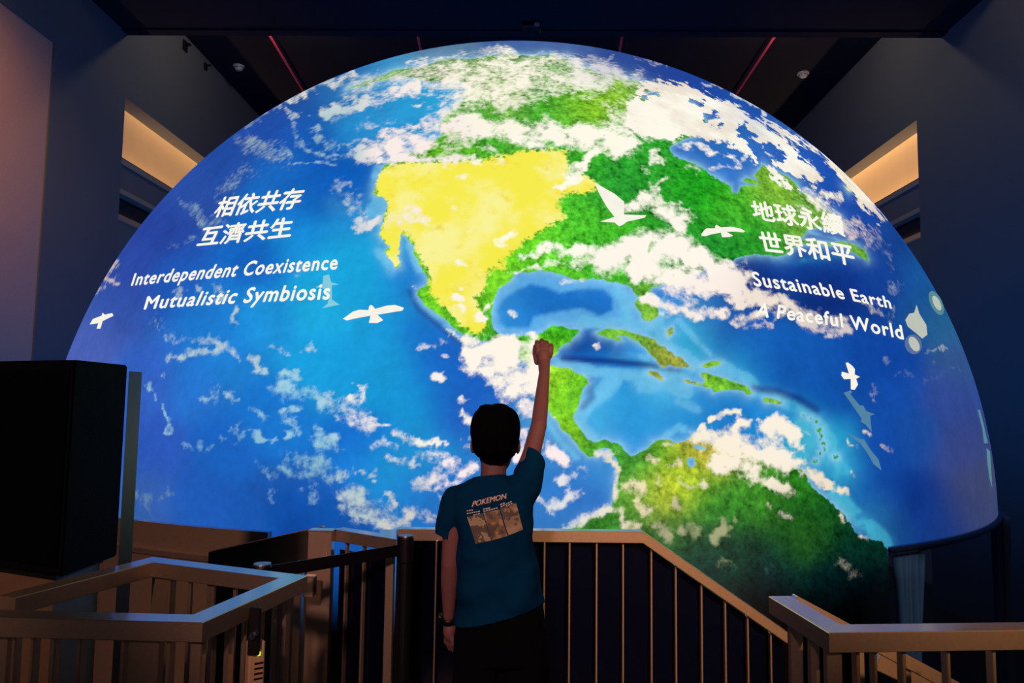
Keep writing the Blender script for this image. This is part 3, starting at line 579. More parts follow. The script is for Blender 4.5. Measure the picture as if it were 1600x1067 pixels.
def grid_mesh(name, co, nu, nv, closed):
    """co: (nv rows, nu columns, 3)"""
    idx = np.arange(nu * nv).reshape(nv, nu)
    a = idx[:-1]; b = idx[1:]
    if closed:
        f = np.stack([a, np.roll(a, -1, 1), np.roll(b, -1, 1), b], -1).reshape(-1, 4)
    else:
        f = np.stack([a[:, :-1], a[:, 1:], b[:, 1:], b[:, :-1]], -1).reshape(-1, 4)
    me = bpy.data.meshes.new(name); me.vertices.add(nu * nv); me.vertices.foreach_set('co', co.astype(np.float32).ravel())
    me.loops.add(len(f) * 4); me.loops.foreach_set('vertex_index', f.astype(np.int32).ravel())
    me.polygons.add(len(f)); me.polygons.foreach_set('loop_start', (np.arange(len(f)) * 4).astype(np.int32)); me.polygons.foreach_set('loop_total', np.full(len(f), 4, np.int32))
    me.polygons.foreach_set('use_smooth', np.ones(len(f), bool))
    me.update(calc_edges=True); me.validate(); return me
th_f = np.radians(np.arange(194.0, 346.01, 0.18))
th = np.concatenate([th_f, np.radians(np.arange(348.0, 552.1, 2.0))])
th = th[th < th_f[0] + 2 * math.pi - 0.01]
el = np.radians(np.concatenate([np.arange(0.0, 68.01, 0.17), np.arange(69.5, 89.9, 1.5), [89.95]]))
T, E_ = np.meshgrid(th, el)
nr = np.stack([np.cos(E_) * np.cos(T), np.cos(E_) * np.sin(T), np.sin(E_)], -1)
dome_me = grid_mesh('globe_screen', nr * DR, len(th), len(el), True)
paint(dome_me, (nr.reshape(-1, 3) * DR + DC), nr.reshape(-1, 3))
dome = thing('globe_dome', Vector(DC), 'huge glowing dome showing the Earth with the Americas, clouds and captions', 'dome')
link('globe_screen', dome_me, M_SCREEN, dome)['label'] = 'glowing picture of oceans, continents and clouds'
prof = [(DR - 0.04) * np.array([math.cos(a), math.sin(a)]) for a in np.radians(np.linspace(0, 89.8, 40))]
lin = lathe_me('glow_block_liner', [(p[0], p[1]) for p in prof], 96)  # inner shell added to keep the screen from glowing inside the dome
link('glow_block_liner', lin, M_BLACK, dome, True)
# metal rim under the screen
bm = bmesh.new(); R_ = 0.035; NS, NT = 240, 10
rg = [[bm.verts.new(((DR + 0.005 + R_ * math.cos(b)) * math.cos(a), (DR + 0.005 + R_ * math.cos(b)) * math.sin(a), -0.03 + R_ * math.sin(b))) for b in np.linspace(0, 2 * math.pi, NT, endpoint=False)] for a in np.radians(np.linspace(299.4, 510, NS))]
for i in range(NS - 1):
    for j in range(NT): bm.faces.new((rg[i][j], rg[(i + 1) % NS][j], rg[(i + 1) % NS][(j + 1) % NT], rg[i][(j + 1) % NT]))
link('rim', from_bm('rim', bm), material('rim_metal', (0.40, 0.42, 0.50), 0.18, metal=0.9), dome, True)['label'] = 'polished metal rim ring'

# cloth skirt below the rim; the doorway is left open
TH0, TH1 = 150.0, 299.6
th2 = np.radians(np.arange(TH0, TH1 + 0.01, 0.2)); zz = np.linspace(0.0, ZLOW - DC[2] + 0.02, 130)
T2, Z2 = np.meshgrid(th2, zz)
nr2 = np.stack([np.cos(T2), np.sin(T2), np.zeros_like(T2)], -1)
co2 = nr2 * (DR + 0.004) + np.stack([np.zeros_like(T2), np.zeros_like(T2), Z2], -1)
sk_me = grid_mesh('skirt_cloth', co2, len(th2), len(zz), False)
paint(sk_me, co2.reshape(-1, 3) + DC, nr2.reshape(-1, 3))
skirt = link('dome_skirt', sk_me, M_SCREEN, None, True, Vector(DC))
tag(skirt, 'dark cloth skirt hanging below the dome rim with the picture fading out', 'curtain')

# ---- captions and animals shown on the dome
def on_dome(px, py, lift=0.012):
    v = CF + CR * ((px - 800.0) / FPX) - CU * ((py - 533.5) / FPX)
    v = v / np.linalg.norm(v); oc = EYE - DC; R = DR + lift
    b = float(v @ oc); q = b * b - (float(oc @ oc) - R * R)
    t = -b - math.sqrt(max(q, 0.0))
    return Vector(EYE + v * t - DC)
def glow(name, c, s=1.0):
    m = bpy.data.materials.new(name); m.use_nodes = True; nt = m.node_tree; nt.nodes.clear()
    tc = nt.nodes.new('ShaderNodeTexCoord'); n = nt.nodes.new('ShaderNodeTexNoise'); n.inputs['Scale'].default_value = 12
    nt.links.new(tc.outputs['Object'], n.inputs['Vector'])
    mx = nt.nodes.new('ShaderNodeMix'); mx.data_type = 'RGBA'; mx.inputs[6].default_value = (*[v * 0.88 for v in c], 1); mx.inputs[7].default_value = (*[min(1, v * 1.06) for v in c], 1)
    nt.links.new(n.outputs[0], mx.inputs[0])
    e = nt.nodes.new('ShaderNodeEmission'); e.inputs[1].default_value = s; nt.links.new(mx.outputs[2], e.inputs[0])
    o = nt.nodes.new('ShaderNodeOutputMaterial'); nt.links.new(e.outputs[0], o.inputs[0]); m.cycles.emission_sampling = 'NONE'; return m
M_TEXT = glow('caption_white', srgb(255, 250, 235))
def text_mesh(body, bold=0.0, spacing=1.0):
    c = bpy.data.curves.new('caption', 'FONT'); c.body = body; c.offset = 0.0; c.space_character = spacing; c.resolution_u = 4
    o = bpy.data.objects.new('caption', c); scene.collection.objects.link(o); bpy.context.view_layer.update()
    me = bpy.data.meshes.new_from_object(o.evaluated_get(bpy.context.evaluated_depsgraph_get()))
    bpy.data.objects.remove(o); bpy.data.curves.remove(c); return me
def quad3(p, s):      # curve through three points at s = 0, m, 1
    (a, m, b, sm) = p
    l0 = (s - sm) * (s - 1) / (sm * 1.0); l1 = s * (s - 1) / (sm * (sm - 1)); l2 = s * (s - sm) / (1 - sm)
    return (a[0] * l0 + m[0] * l1 + b[0] * l2, a[1] * l0 + m[1] * l1 + b[1] * l2)
def caption(body, base, top, cjk, bold, label, spacing=1.0):
    me = text_mesh(body, bold, spacing)
    x = np.array([v.co.x for v in me.vertices]); y = np.array([v.co.y for v in me.vertices])
    y0, y1 = (y.min(), y.max()) if cjk else (0.0, 0.70)
    nv = len(me.vertices); polys = [tuple(p.vertices) for p in me.polygons]; src = [v.co.copy() for v in me.vertices]
    vs = []; fs = []
    for k, (ox, oy) in enumerate(((0, 0), (bold, 0), (-bold, 0), (0, bold), (0, -bold))):
        vs += [(c.x + ox, c.y + oy, 0) for c in src]; fs += [tuple(i + k * nv for i in p) for p in polys]
    me = mesh('caption', vs, fs)
    for v in me.vertices:
        s = (v.co.x - x.min()) / (x.max() - x.min()); t = (v.co.y - y0) / (y1 - y0)
        a = quad3(base, s); b = quad3(top, s)
        v.co = on_dome(a[0] + (b[0] - a[0]) * t, a[1] + (b[1] - a[1]) * t)
    # every word is a part of its own
    xs = np.array([p[0] for p in vs]); cuts = []
    if not cjk:
        iv = sorted((min(xs[i] for i in f), max(xs[i] for i in f)) for f in fs); hi = iv[0][1]
        for l_, h_ in iv:
            if l_ > hi + 0.14: cuts.append((l_ + hi) / 2)
            hi = max(hi, h_)
    wid = np.searchsorted(np.array(cuts), xs) if cuts else np.zeros(len(xs), int)
    for w in range(int(wid.max()) + 1):
        idx = np.nonzero(wid == w)[0]; mp = {int(k): n for n, k in enumerate(idx)}
        sub = mesh('caption', [me.vertices[int(k)].co.copy() for k in idx], [tuple(mp[i] for i in f) for f in fs if f[0] in mp])
        o = link('caption', sub, M_TEXT, dome); o['label'] = label
def q(a, b, m=None, sm=0.5):
    if m is None: m = ((a[0] + b[0]) / 2, (a[1] + b[1]) / 2)
    return (a, m, b, sm)
caption('相依共存', q((332,340),(465,325),(396,333)), q((345,309),(478,293),(410,300)), True, 0.026, 'white Chinese caption, upper line on the ocean')
caption('互濟共生', q((307,385),(453,370),(378,378)), q((318,355),(460,339),(388,346)), True, 0.026, 'white Chinese caption, lower line on the ocean')
caption('Interdependent Coexistence', q((205,446),(526,420),(346,433),0.47), q((211,427),(529,398),(356,411),0.47), False, 0.026, 'white English caption, upper line on the ocean', 1.12)
caption('Mutualistic Symbiosis', q((225,483),(514,467),(356,474),0.47), q((231,463),(517,442),(366,451),0.47), False, 0.026, 'white English caption, lower line on the ocean', 1.12)
caption('地球永續', q((1178,342),(1321,370),(1250,355)), q((1172,313),(1314,337),(1242,322)), True, 0.026, 'white Chinese caption, upper line on the green land')
caption('世界和平', q((1192,394),(1337,417),(1264,403)), q((1184,361),(1331,383),(1256,370)), True, 0.026, 'white Chinese caption, lower line below the green land')
caption('Sustainable Earth', q((1179,446),(1393,482),(1290,462)), q((1174,424),(1389,464),(1283,442)), False, 0.026, 'white English caption, upper line on the dark ocean', 1.12)
caption('A Peaceful World', q((1181,494),(1412,530),(1298,508)), q((1186,473),(1408,508),(1296,487)), False, 0.026, 'white English caption, lower line on the dark ocean', 1.12)

def picture(name, pts, mat, label, lift=0.010):
    bm = bmesh.new(); vs = [bm.verts.new(on_dome(x, y, lift)) for x, y in pts]
    f = bm.faces.new(vs); bmesh.ops.triangulate(bm, faces=[f])
    o = link(name, from_bm(name, bm), mat, dome); o['label'] = label; return o
def zz_(pts, x0, y0, k): return [(x0 + x / k, y0 + y / k) for x, y in pts]
M_BIRD = glow('bird_white', srgb(254, 246, 232))
picture('bird_picture', zz_([(210,440),(420,290),(560,250),(740,260),(760,170),(800,150),(840,180),(880,235),(1120,165),(1300,150),(1480,210),(1450,270),(1200,310),(930,355),(1050,470),(920,530),(750,525),(785,375),(480,430),(290,475)],520,465,13.33), M_BIRD, 'white gull picture over the Pacific')
picture('bird_picture', zz_([(255,410),(330,310),(390,265),(600,265),(600,210),(630,175),(750,245),(1000,225),(1250,280),(1350,340),(1300,370),(1150,350),(880,350),(1055,455),(940,485),(770,490),(745,375),(500,420),(360,465),(260,460)],1080,340,16), M_BIRD, 'white gull picture over the green land')
picture('bird_picture', zz_([(275,180),(300,175),(350,215),(372,245),(370,300),(425,325),(385,345),(405,405),(370,460),(330,455),(328,345),(260,350),(230,310),(235,270),(310,290)],1280,540,6.667), M_BIRD, 'white gull picture over the Atlantic')
picture('bird_picture', zz_([(415,435),(430,410),(470,395),(475,380),(485,390),(520,382),(525,395),(475,420),(465,455),(447,455),(455,430)],0,360,2.964), M_BIRD, 'small white gull picture near the dome edge')
picture('bird_picture', zz_([(115,340),(240,410),(300,460),(300,540),(440,545),(430,560),(320,585),(300,600),(270,615),(240,590),(150,585),(240,555),(190,490),(140,400)],900,200,4), M_BIRD, 'large white dove picture beside the cloud')
M_SEA = glow('sea_animal_pale', srgb(135, 205, 222)); M_DOL = glow('sea_animal_blue', srgb(84, 132, 165)); M_FISH = glow('sea_animal_cream', srgb(190, 196, 186)); M_JEL = glow('jelly_teal', srgb(88, 138, 150)); M_JEL2 = glow('jelly_blue', srgb(90, 112, 158))
picture('whale_picture', zz_([(1400,715),(1440,705),(1455,760),(1510,775),(1460,780),(1460,880),(1515,915),(1440,930),(1390,940),(1430,910),(1440,870),(1400,800),(1345,795),(1395,770)],190,270,4.444), M_SEA, 'pale whale picture beside the caption', 0.006)
picture('dolphin_picture', zz_([(255,490),(330,465),(345,480),(325,505),(420,620),(460,625),(490,680),(580,715),(530,730),(548,900),(480,820),(430,790),(445,765)],1280,540,6.667), M_DOL, 'grey blue dolphin picture below the gull')
picture('dolphin_picture', zz_([(650,140),(740,185),(760,185),(800,250),(850,310),(870,380),(820,340),(780,270),(740,215)],1160,640,4), M_DOL, 'lower grey blue dolphin picture')
picture('squid_picture', zz_([(1470,0),(1485,0),(1505,80),(1535,210),(1510,210),(1500,120)],1160,640,4), M_JEL, 'slim squid picture at the dome edge')
picture('squid_picture', zz_([(1525,240),(1548,260),(1562,490),(1545,430),(1530,320)],1160,640,4), M_JEL, 'lower slim squid picture at the dome edge')
picture('sunfish_picture', zz_([(1085,830),(1110,790),(1140,785),(1155,735),(1172,790),(1215,860),(1222,920),(1190,945),(1150,910),(1100,870)],1140,290,3.953), M_FISH, 'cream sunfish picture beside the caption')
def ell(cx, cy, rx, ry, tilt, n=28): return [(cx + rx * math.cos(a) * math.cos(tilt) - ry * math.sin(a) * math.sin(tilt), cy + rx * math.cos(a) * math.sin(tilt) + ry * math.sin(a) * math.cos(tilt)) for a in np.linspace(0, 2 * math.pi, n, endpoint=False)]
picture('jellyfish_picture', zz_(ell(1277,725,36,80,-0.45),1140,290,3.953), M_JEL, 'round teal jellyfish picture near the dome edge')
picture('jellyfish_picture', zz_(ell(1280,725,20,50,-0.45),1140,290,3.953), M_FISH, 'pale centre of the teal jellyfish picture', 0.014)
picture('jellyfish_picture', zz_(ell(1135,980,52,62,-0.3),1140,290,3.953), M_JEL2, 'round blue jellyfish picture below the sunfish')
picture('jellyfish_picture', zz_(ell(1140,978,28,50,-0.5),1140,290,3.953), M_FISH, 'pale centre of the blue jellyfish picture', 0.014)

# ---- bunched curtains at the doorway under the rim
def curtain(a0, a1, rad, label, folds, amp):
    root = thing('curtain', (DC[0] + rad * math.cos(math.radians(a0)), DC[1] + rad * math.sin(math.radians(a0)), ZLOW), label, 'curtain')
    n = folds * 10; nz = 14; rows = []
    for j in range(nz):
        f = j / (nz - 1); z = DC[2] - 0.085 + (ZLOW + 0.02 - DC[2] + 0.085) * f
        row = []
        for i in range(n):
            s = i / (n - 1); a = math.radians(a0 + (a1 - a0) * (s + (0.5 - s) * 0.35 * math.sin(f * 3.0)))
            r = rad + amp * math.sin(s * folds * 2 * math.pi) * (1 - 0.25 * math.sin(f * 5)) + 0.012 * math.sin(7 * f + 9 * s)
            row.append((DC[0] + r * math.cos(a), DC[1] + r * math.sin(a), z))
        rows.append(row)
    me = grid_mesh('cloth', np.array(rows), n, nz, False)
    o = link('cloth', me, M_CLOTH, None, True); place(o, root)
    md = o.modifiers.new('thickness', 'SOLIDIFY'); md.thickness = 0.008
    for k in range(folds + 1):
        a = math.radians(a0 + (a1 - a0) * k / folds)
        c = link('hook', box_me('hook', (DC[0] + rad * math.cos(a), DC[1] + rad * math.sin(a), DC[2] - 0.08), (0.02, 0.02, 0.03)), M_STEEL2); place(c, root)
    return root
curtain(300.4, 304.0, DR - 0.02, 'gathered blue grey curtain hanging from the rim beside the globe picture', 5, 0.055)
curtain(331.0, 337.0, DR + 0.04, 'gathered dark curtain hanging from the rim at the far doorway side', 4, 0.07)

# ---- steel clad parapet in front of the dome, left of the landing
def arc_wall(root, name, r, a0, a1, z0, z1, th_, mat):
    bm = bmesh.new(); n = 40; ring = []
    for i in range(n + 1):
        a = math.radians(a0 + (a1 - a0) * i / n); c, s = math.cos(a), math.sin(a)
        ring.append([bm.verts.new((DC[0] + rr * c, DC[1] + rr * s, zq)) for rr, zq in ((r, z0), (r + th_, z0), (r + th_, z1), (r, z1))])
    for i in range(n):
        for k in range(4): bm.faces.new((ring[i][k], ring[i][(k + 1) % 4], ring[i + 1][(k + 1) % 4], ring[i + 1][k]))
    bm.faces.new(ring[0]); bm.faces.new(ring[-1][::-1]); bmesh.ops.recalc_face_normals(bm, faces=bm.faces)
    o = link(name, from_bm(name, bm), mat); place(o, root); return o
pa = thing('steel_parapet', (DC[0] - 3.2, DC[1] - 5.5, ZLOW), 'low curved steel clad parapet in front of the dome behind the loudspeaker', 'parapet')
PR = DR + 0.25
arc_wall(pa, 'upper_panel', PR, 205, 255.5, 0.44, 0.625, 0.05, M_STEEL2)
arc_wall(pa, 'ledge', PR - 0.01, 205, 255.5, 0.405, 0.44, 0.09, M_STEEL)
arc_wall(pa, 'lower_panel', PR, 205, 255.5, ZLOW, 0.405, 0.05, M_STEEL2)

# ================================================================== landing, railings, barriers
ZR = 0.94                         # top of the steel handrails
RW, RH = 0.070, 0.050             # handrail section
land_plan = [(-2.6, -3.5), (2.6, -3.5), (2.6, 1.9), (0.72, 1.9), (0.72, 3.25), (-2.6, 3.35)]
lo = structure(link('floor_landing', prism('floor_landing', land_plan, -0.25, 0.0), M_FLOOR))
lo['label'] = 'dark raised landing floor in front of the dome'
wall_box('support', (-2.6, 0.72), (3.0, 3.2), (ZLOW, -0.25), M_BLACK, lo)

def rail(root, a, b, mat=M_STEEL, top=True, name='handrail'):
    a, b = Vector(a), Vector(b)
    off = Vector((0, 0, -RH / 2))
    return bar(name, a + off, b + off, RW, RH, mat, root)
def rail_poly(root, pts, name='handrail', mat=None, w=RW, h=RH):
    """one bent handrail with mitred corners"""
    pts = [Vector(p) for p in pts]; n = len(pts); bm = bmesh.new(); rg = []
    for i in range(n):
        d0 = (pts[i] - pts[i - 1]) if i else (pts[1] - pts[0]); d1 = (pts[i + 1] - pts[i]) if i < n - 1 else d0
        d0 = Vector((d0.x, d0.y, 0)).normalized(); d1 = Vector((d1.x, d1.y, 0)).normalized()
        t = (d0 + d1).normalized(); s = Vector((t.y, -t.x, 0)); k = min(3.0, 1.0 / max(0.25, s.dot(Vector((d0.y, -d0.x, 0)))))
        rg.append([bm.verts.new(pts[i] + s * (w / 2 * k * u) + Vector((0, 0, -h if v else 0))) for u, v in ((-1, 0), (1, 0), (1, 1), (-1, 1))])
    for i in range(n - 1):
        for k in range(4): bm.faces.new((rg[i][k], rg[i][(k + 1) % 4], rg[i + 1][(k + 1) % 4], rg[i + 1][k]))
    bm.faces.new(rg[0][::-1]); bm.faces.new(rg[-1]); bmesh.ops.recalc_face_normals(bm, faces=bm.faces)
    bmesh.ops.bevel(bm, geom=[e for e in bm.edges if abs((e.verts[0].co - e.verts[1].co).length) > 0.2], offset=0.002, segments=1, affect='EDGES')
    o = link(name, from_bm(name, bm), mat or M_STEEL); place(o, root); return o
def flat(px, py): return PZ(px, py, ZR)
def post(root, p, w, d, z1, mat=M_STEEL, z0=0.0, name='post', rz=0.0):
    o = link(name, box_me(name, (p[0], p[1], (z0 + z1) / 2), (w, d, z1 - z0), Matrix.Rotation(rz, 3, 'Z'), 0.002), mat); place(o, root); return o
def balusters(root, a, b, n, skip=(), w=0.010, d=0.030, z0=0.0, drop=RH, name='baluster'):
    a, b = Vector(a), Vector(b); ang = math.atan2(b.y - a.y, b.x - a.x)
    for k in range(n):
        if k in skip: continue
        p = a + (b - a) * ((k + 0.5) / n)
        post(root, p, w, d, p.z - drop + 0.004, M_STEEL, z0, name, ang)

# far railing behind the boy, with the stair rail running down to the right
A = flat(629, 825); B = flat(1003, 829)
rl = thing('landing_railing', (A.x, A.y, 0), 'long steel railing with dark infill panel behind the boy, sloping down the stair', 'railing')
ys = B.y
Cs = PY(1226, 984, ys)
rail_poly(rl, [A + Vector((-0.02, 0, 0)), B, Cs])
for px in (683, 726, 768, 809, 851, 890, 932, 973):
    p = flat(px, 828.5); post(rl, p, 0.008, 0.030, ZR - RH + 0.004, M_STEEL, 0.0, 'baluster')
for px, py in ((1017, 858), (1055, 887), (1095, 913), (1132, 940), (1167, 966), (1203, 992)):
    p = PY(px, py, ys); post(rl, p, 0.008, 0.030, p.z + 0.012, M_STEEL, p.z - 0.95, 'baluster')
post(rl, (A.x + 0.005, A.y, 0), 0.05, 0.05, ZR - RH + 0.004)
# dark infill behind the balusters
y1 = ys + 0.03
pl = [(A.x + 0.03, 0.02), (B.x, 0.02), (Cs.x, Cs.z - 1.0), (Cs.x, Cs.z - RH - 0.012), (B.x, ZR - RH - 0.004), (A.x + 0.03, ZR - RH - 0.004)]
bm = bmesh.new()
fr = [bm.verts.new((x, A.y + (B.y - A.y) * (x - A.x) / (B.x - A.x) + 0.022 if x < B.x else y1 - 0.008, z)) for x, z in pl]
bk = [bm.verts.new((v.co.x, v.co.y + 0.012, v.co.z)) for v in fr]
bm.faces.new(fr); bm.faces.new(bk[::-1])
for i in range(6): bm.faces.new((fr[i], bk[i], bk[(i + 1) % 6], fr[(i + 1) % 6]))
bmesh.ops.recalc_face_normals(bm, faces=bm.faces)
o = link('infill_panel', from_bm('infill_panel', bm), M_PANEL); place(o, rl); o['label'] = 'dark glossy infill sheet'
# angled return on the left end of that railing
G0 = flat(528, 825); G1 = flat(606, 837.5); G2 = A
gr = thing('return_railing', (G1.x, G1.y, 0), 'short angled steel railing joining the gate post to the landing railing', 'railing')
rail_poly(gr, [G0, G1, G2 + Vector((-0.06, -0.045, 0))])
post(gr, G1 + Vector((0.012, 0.01, 0)), 0.035, 0.035, ZR - RH + 0.004)
for px in (538, 568):
    t = (px - 520) / 86.0; p = G0 + (G1 - G0) * t; post(gr, p, 0.009, 0.02, ZR - RH + 0.004, M_STEEL, 0.0, 'baluster', math.atan2((G1 - G0).y, (G1 - G0).x))

dg = (G1 - G0).normalized(); ng = Vector((-dg.y, dg.x, 0)) * 0.02
bar('infill_panel', Vector((G0.x, G0.y, 0.43)) + ng, Vector((G1.x, G1.y, 0.43)) + ng, 0.01, 0.83, M_PANEL, gr, bevel=0.0)
# gate post with latch
gp = flat(503, 829)
g = thing('gate_post', (gp.x, gp.y, 0), 'wide square steel gate post with a latch block', 'post')
post(g, gp, 0.102, 0.06, ZR, M_STEEL2, 0.0, 'column')
post(g, gp + Vector((0, 0, 0)), 0.108, 0.066, ZR + 0.006, M_STEEL2, ZR, 'cap')
lp = P(484, 915, 3.05)
o = link('latch', box_me('latch', lp, (0.045, 0.05, 0.085), None, 0.004), M_STEEL); place(o, g)
post(g, gp + Vector((-0.085, -0.02, 0)), 0.03, 0.05, ZR - 0.13, M_STEEL2, 0.0, 'stile')
# sheet steel panel sloping behind the gate post
Pa, Pb = P(330, 862, 4.35), P(506, 823, 4.05)
sp = thing('ramp_panel', (Pb.x, Pb.y, ZLOW), 'dark sheet steel ramp side panel with a sloping top edge before the parapet', 'panel')
dn = Vector((0, 0, -1)); nrm = Vector((Pb.y - Pa.y, -(Pb.x - Pa.x), 0)).normalized() * 0.02
vs = [Pa, Pb, Vector((Pb.x, Pb.y, ZLOW)), Vector((Pa.x, Pa.y, ZLOW))]
me = mesh('sheet', vs + [v + nrm for v in vs], [(0, 1, 2, 3), (7, 6, 5, 4), (0, 4, 5, 1), (1, 5, 6, 2), (2, 6, 7, 3), (3, 7, 4, 0)])
M_SHEET = material('dark_sheet', (0.10, 0.09, 0.09), 0.5, metal=0.5)
o = link('sheet', me, M_SHEET); place(o, sp)
bar('top_edge', Pa, Pb, 0.03, 0.012, M_STEEL, sp)

# belt barrier stanchions
def stanchion(px, py, z, label, latch=True):
    p = PZ(px, py, z)
    root = thing('belt_stanchion', (p.x, p.y, 0), label, 'barrier', 'belt barrier stanchions')
    link('base', lathe_me('base', [(0.066, 0.0), (0.066, 0.012), (0.045, 0.03), (0.03, 0.035)], 28), M_BLACK, root, True)
    link('pole', lathe_me('pole', [(0.028, 0.03), (0.028, z - 0.1)], 20), M_BLACK, root)
    link('head', lathe_me('head', [(0.028, z - 0.11), (0.034, z - 0.105), (0.034, z - 0.012), (0.031, z - 0.004)], 24), M_BLACK, root)
    link('cap', lathe_me('cap', [(0.031, z - 0.004), (0.030, z), (0.002, z + 0.001)], 24), material('cap_grey', (0.35, 0.37, 0.40), 0.35, metal=0.6), root)
    return p, root
p1, s1 = stanchion(410, 880, 0.925, 'black belt barrier stanchion behind the loop railing')
p2, s2 = stanchion(634, 836, 0.955, 'black belt barrier stanchion at the angled railing corner')
a_, b_ = p1 + Vector((0, 0, -0.035)), p2 + Vector((0, 0, -0.058))
d_ = (b_ - a_).normalized()
bar('belt', a_ + d_ * 0.037, b_ - d_ * 0.033, 0.004, 0.046, M_BLACK, s2, bevel=0.0)['label'] = 'stretched black webbing belt'

# loop railing on the left around the stair well
LA0 = flat(-60, 957); LA = flat(309, 966); LB = flat(458, 901); LC = flat(238, 874); LD = flat(10, 932)
lr = thing('loop_railing', (LA.x, LA.y, 0), 'steel railing with mitred corners fencing in the loudspeaker', 'railing')
rail_poly(lr, [LA0, LA, LB, LC, LD])
for px, w in ((15, 0.026), (31, 0.010), (60, 0.010), (92, 0.012), (132, 0.012), (200, 0.012), (212, 0.010), (234, 0.075), (270, 0.012), (312, 0.03)):
    p = LA0 + (LA - LA0) * ((px + 60) / 369.0); post(lr, p, w, 0.03, ZR - RH + 0.004, M_STEEL, 0.0, 'baluster' if w < 0.05 else 'post')
for t, w in ((0.14, 0.022), (0.30, 0.03), (0.45, 0.012), (0.62, 0.03), (0.78, 0.012), (0.93, 0.03)):
    p = LA + (LB - LA) * t; post(lr, p, w, 0.014, ZR - RH + 0.004, M_STEEL, 0.0, 'baluster', math.atan2((LB - LA).y, (LB - LA).x))
for t, w in ((0.05, 0.05), (0.22, 0.012), (0.38, 0.012), (0.55, 0.03), (0.70, 0.012), (0.90, 0.085)):
    p = LB + (LC - LB) * t; post(lr, p, w, 0.014 if w < 0.05 else 0.03, ZR - RH + 0.004, M_STEEL, 0.0, 'baluster' if w < 0.05 else 'post', math.atan2((LC - LB).y, (LC - LB).x))

# intercom box and key switch on the loop railing
ic = P(398, 1043, 2.09)
it = thing('intercom_box', (ic.x, ic.y, ic.z - 0.075), 'small beige call box with a lit green lamp fixed to the loop railing', 'call box')
M_BEI = material('beige_box', (0.85, 0.55, 0.33), 0.5)
rz = Matrix.Rotation(math.radians(38), 3, 'Z')
def ipart(name, c, s, mat, bv=0.002):
    o = link(name, box_me(name, rz @ Vector(c) + Vector((0, 0, 0.075)), s, rz, bv), mat, it); return o
ipart('housing', (0, 0, 0), (0.045, 0.035, 0.15), M_BEI, 0.004)
ipart('indicator_lamp', (0.004, -0.019, 0.042), (0.008, 0.004, 0.010), material('indicator_green', (0.5, 0.7, 0.05), 0.4, emit=(0.75, 0.9, 0.06), estr=1.2), 0.0)
for k in range(4): ipart('speaker_slot', (0.005, -0.018, 0.016 - 0.014 * k), (0.024, 0.002, 0.005), M_BLACK, 0.0)
o = link('bracket', box_me('bracket', ic + Vector((0.006, 0.032, -0.03)), (0.016, 0.016, 0.16), None, 0.002), M_STEEL2); place(o, it)
kp = P(395, 988, 2.06)
ks = thing('key_switch', (kp.x, kp.y, kp.z - 0.06), 'dark plate with a round key switch above the call box', 'switch')
o = link('plate', box_me('plate', kp + Vector((0, 0.012, 0)), (0.032, 0.012, 0.13), None, 0.002), M_BLACK); place(o, ks)
bm = bmesh.new()
add_tube(bm, [kp + Vector((0.002, 0.005, -0.01)), kp + Vector((0.0, -0.006, -0.01))], [0.010, 0.009], 20)
o = link('lock_barrel', from_bm('lock_barrel', bm), material('chrome', (0.8, 0.8, 0.8), 0.12, metal=1.0)); place(o, ks)

# loudspeaker cabinet on a steel stand
N_, R_c, L_ = P(118, 562, 2.5), P(200, 571, 2.84), P(-30, 566, 2.70)
ztop = N_.z; zbot = P(101, 895, 2.5).z
plan = [(N_.x, N_.y), (R_c.x, R_c.y), (R_c.x - 0.42, R_c.y + 0.22), (L_.x - 0.05, L_.y + 0.25), (L_.x, L_.y)]
sp_ = thing('loudspeaker', (N_.x - 0.2, N_.y + 0.3, zbot), 'big black loudspeaker cabinet standing beside the dome', 'speaker')
o = link('cabinet', prism('cabinet', plan, zbot, ztop, 0.006), material('speaker_black', (0.0012, 0.0013, 0.004), 0.75, bump=0.2, bscale=150, spec=0.08)); place(o, sp_)
def on_face(a, b, s0, s1, z0, z1, out, th_):
    a, b = Vector((a[0], a[1], 0)), Vector((b[0], b[1], 0)); d = (b - a); n = Vector((d.y, -d.x, 0)).normalized()
    c = a + d * (s0 + s1) / 2 + n * (out + th_ / 2); c.z = (z0 + z1) / 2
    return box_me('p', c, (d.length * (s1 - s0), th_, z1 - z0), Matrix.Rotation(math.atan2(d.y, d.x), 3, 'Z'), 0.003)
hgt = ztop - zbot
o = link('grille', on_face(plan[4], plan[0], 0.04, 0.96, zbot + 0.03, ztop - 0.03, 0.0, 0.008), material('grille_cloth', (0.0008, 0.001, 0.0035), 0.95, spec=0.05, bump=0.5, bscale=400)); place(o, sp_)
# steel side plate right of the cabinet
q0, q1 = P(200, 580, 2.86), P(222, 580, 2.93); qb = P(196, 877, 2.86)
stp = thing('steel_upright', (q0.x, q0.y, 0), 'tall narrow steel upright beside the black loudspeaker', 'post')
o = link('plate', prism('plate', [(q0.x + .004, q0.y), (q1.x, q1.y), (q1.x - 0.008, q1.y + 0.015), (q0.x - 0.004, q0.y + 0.016)], 0.0, q0.z), material('upright_steel', (0.20, 0.16, 0.15), 0.3, metal=0.8)); place(o, stp)
o = link('foot', box_me('foot', ((q0.x + q1.x) / 2, q0.y + 0.04, 0.006), (0.12, 0.1, 0.012)), M_STEEL2); place(o, stp)
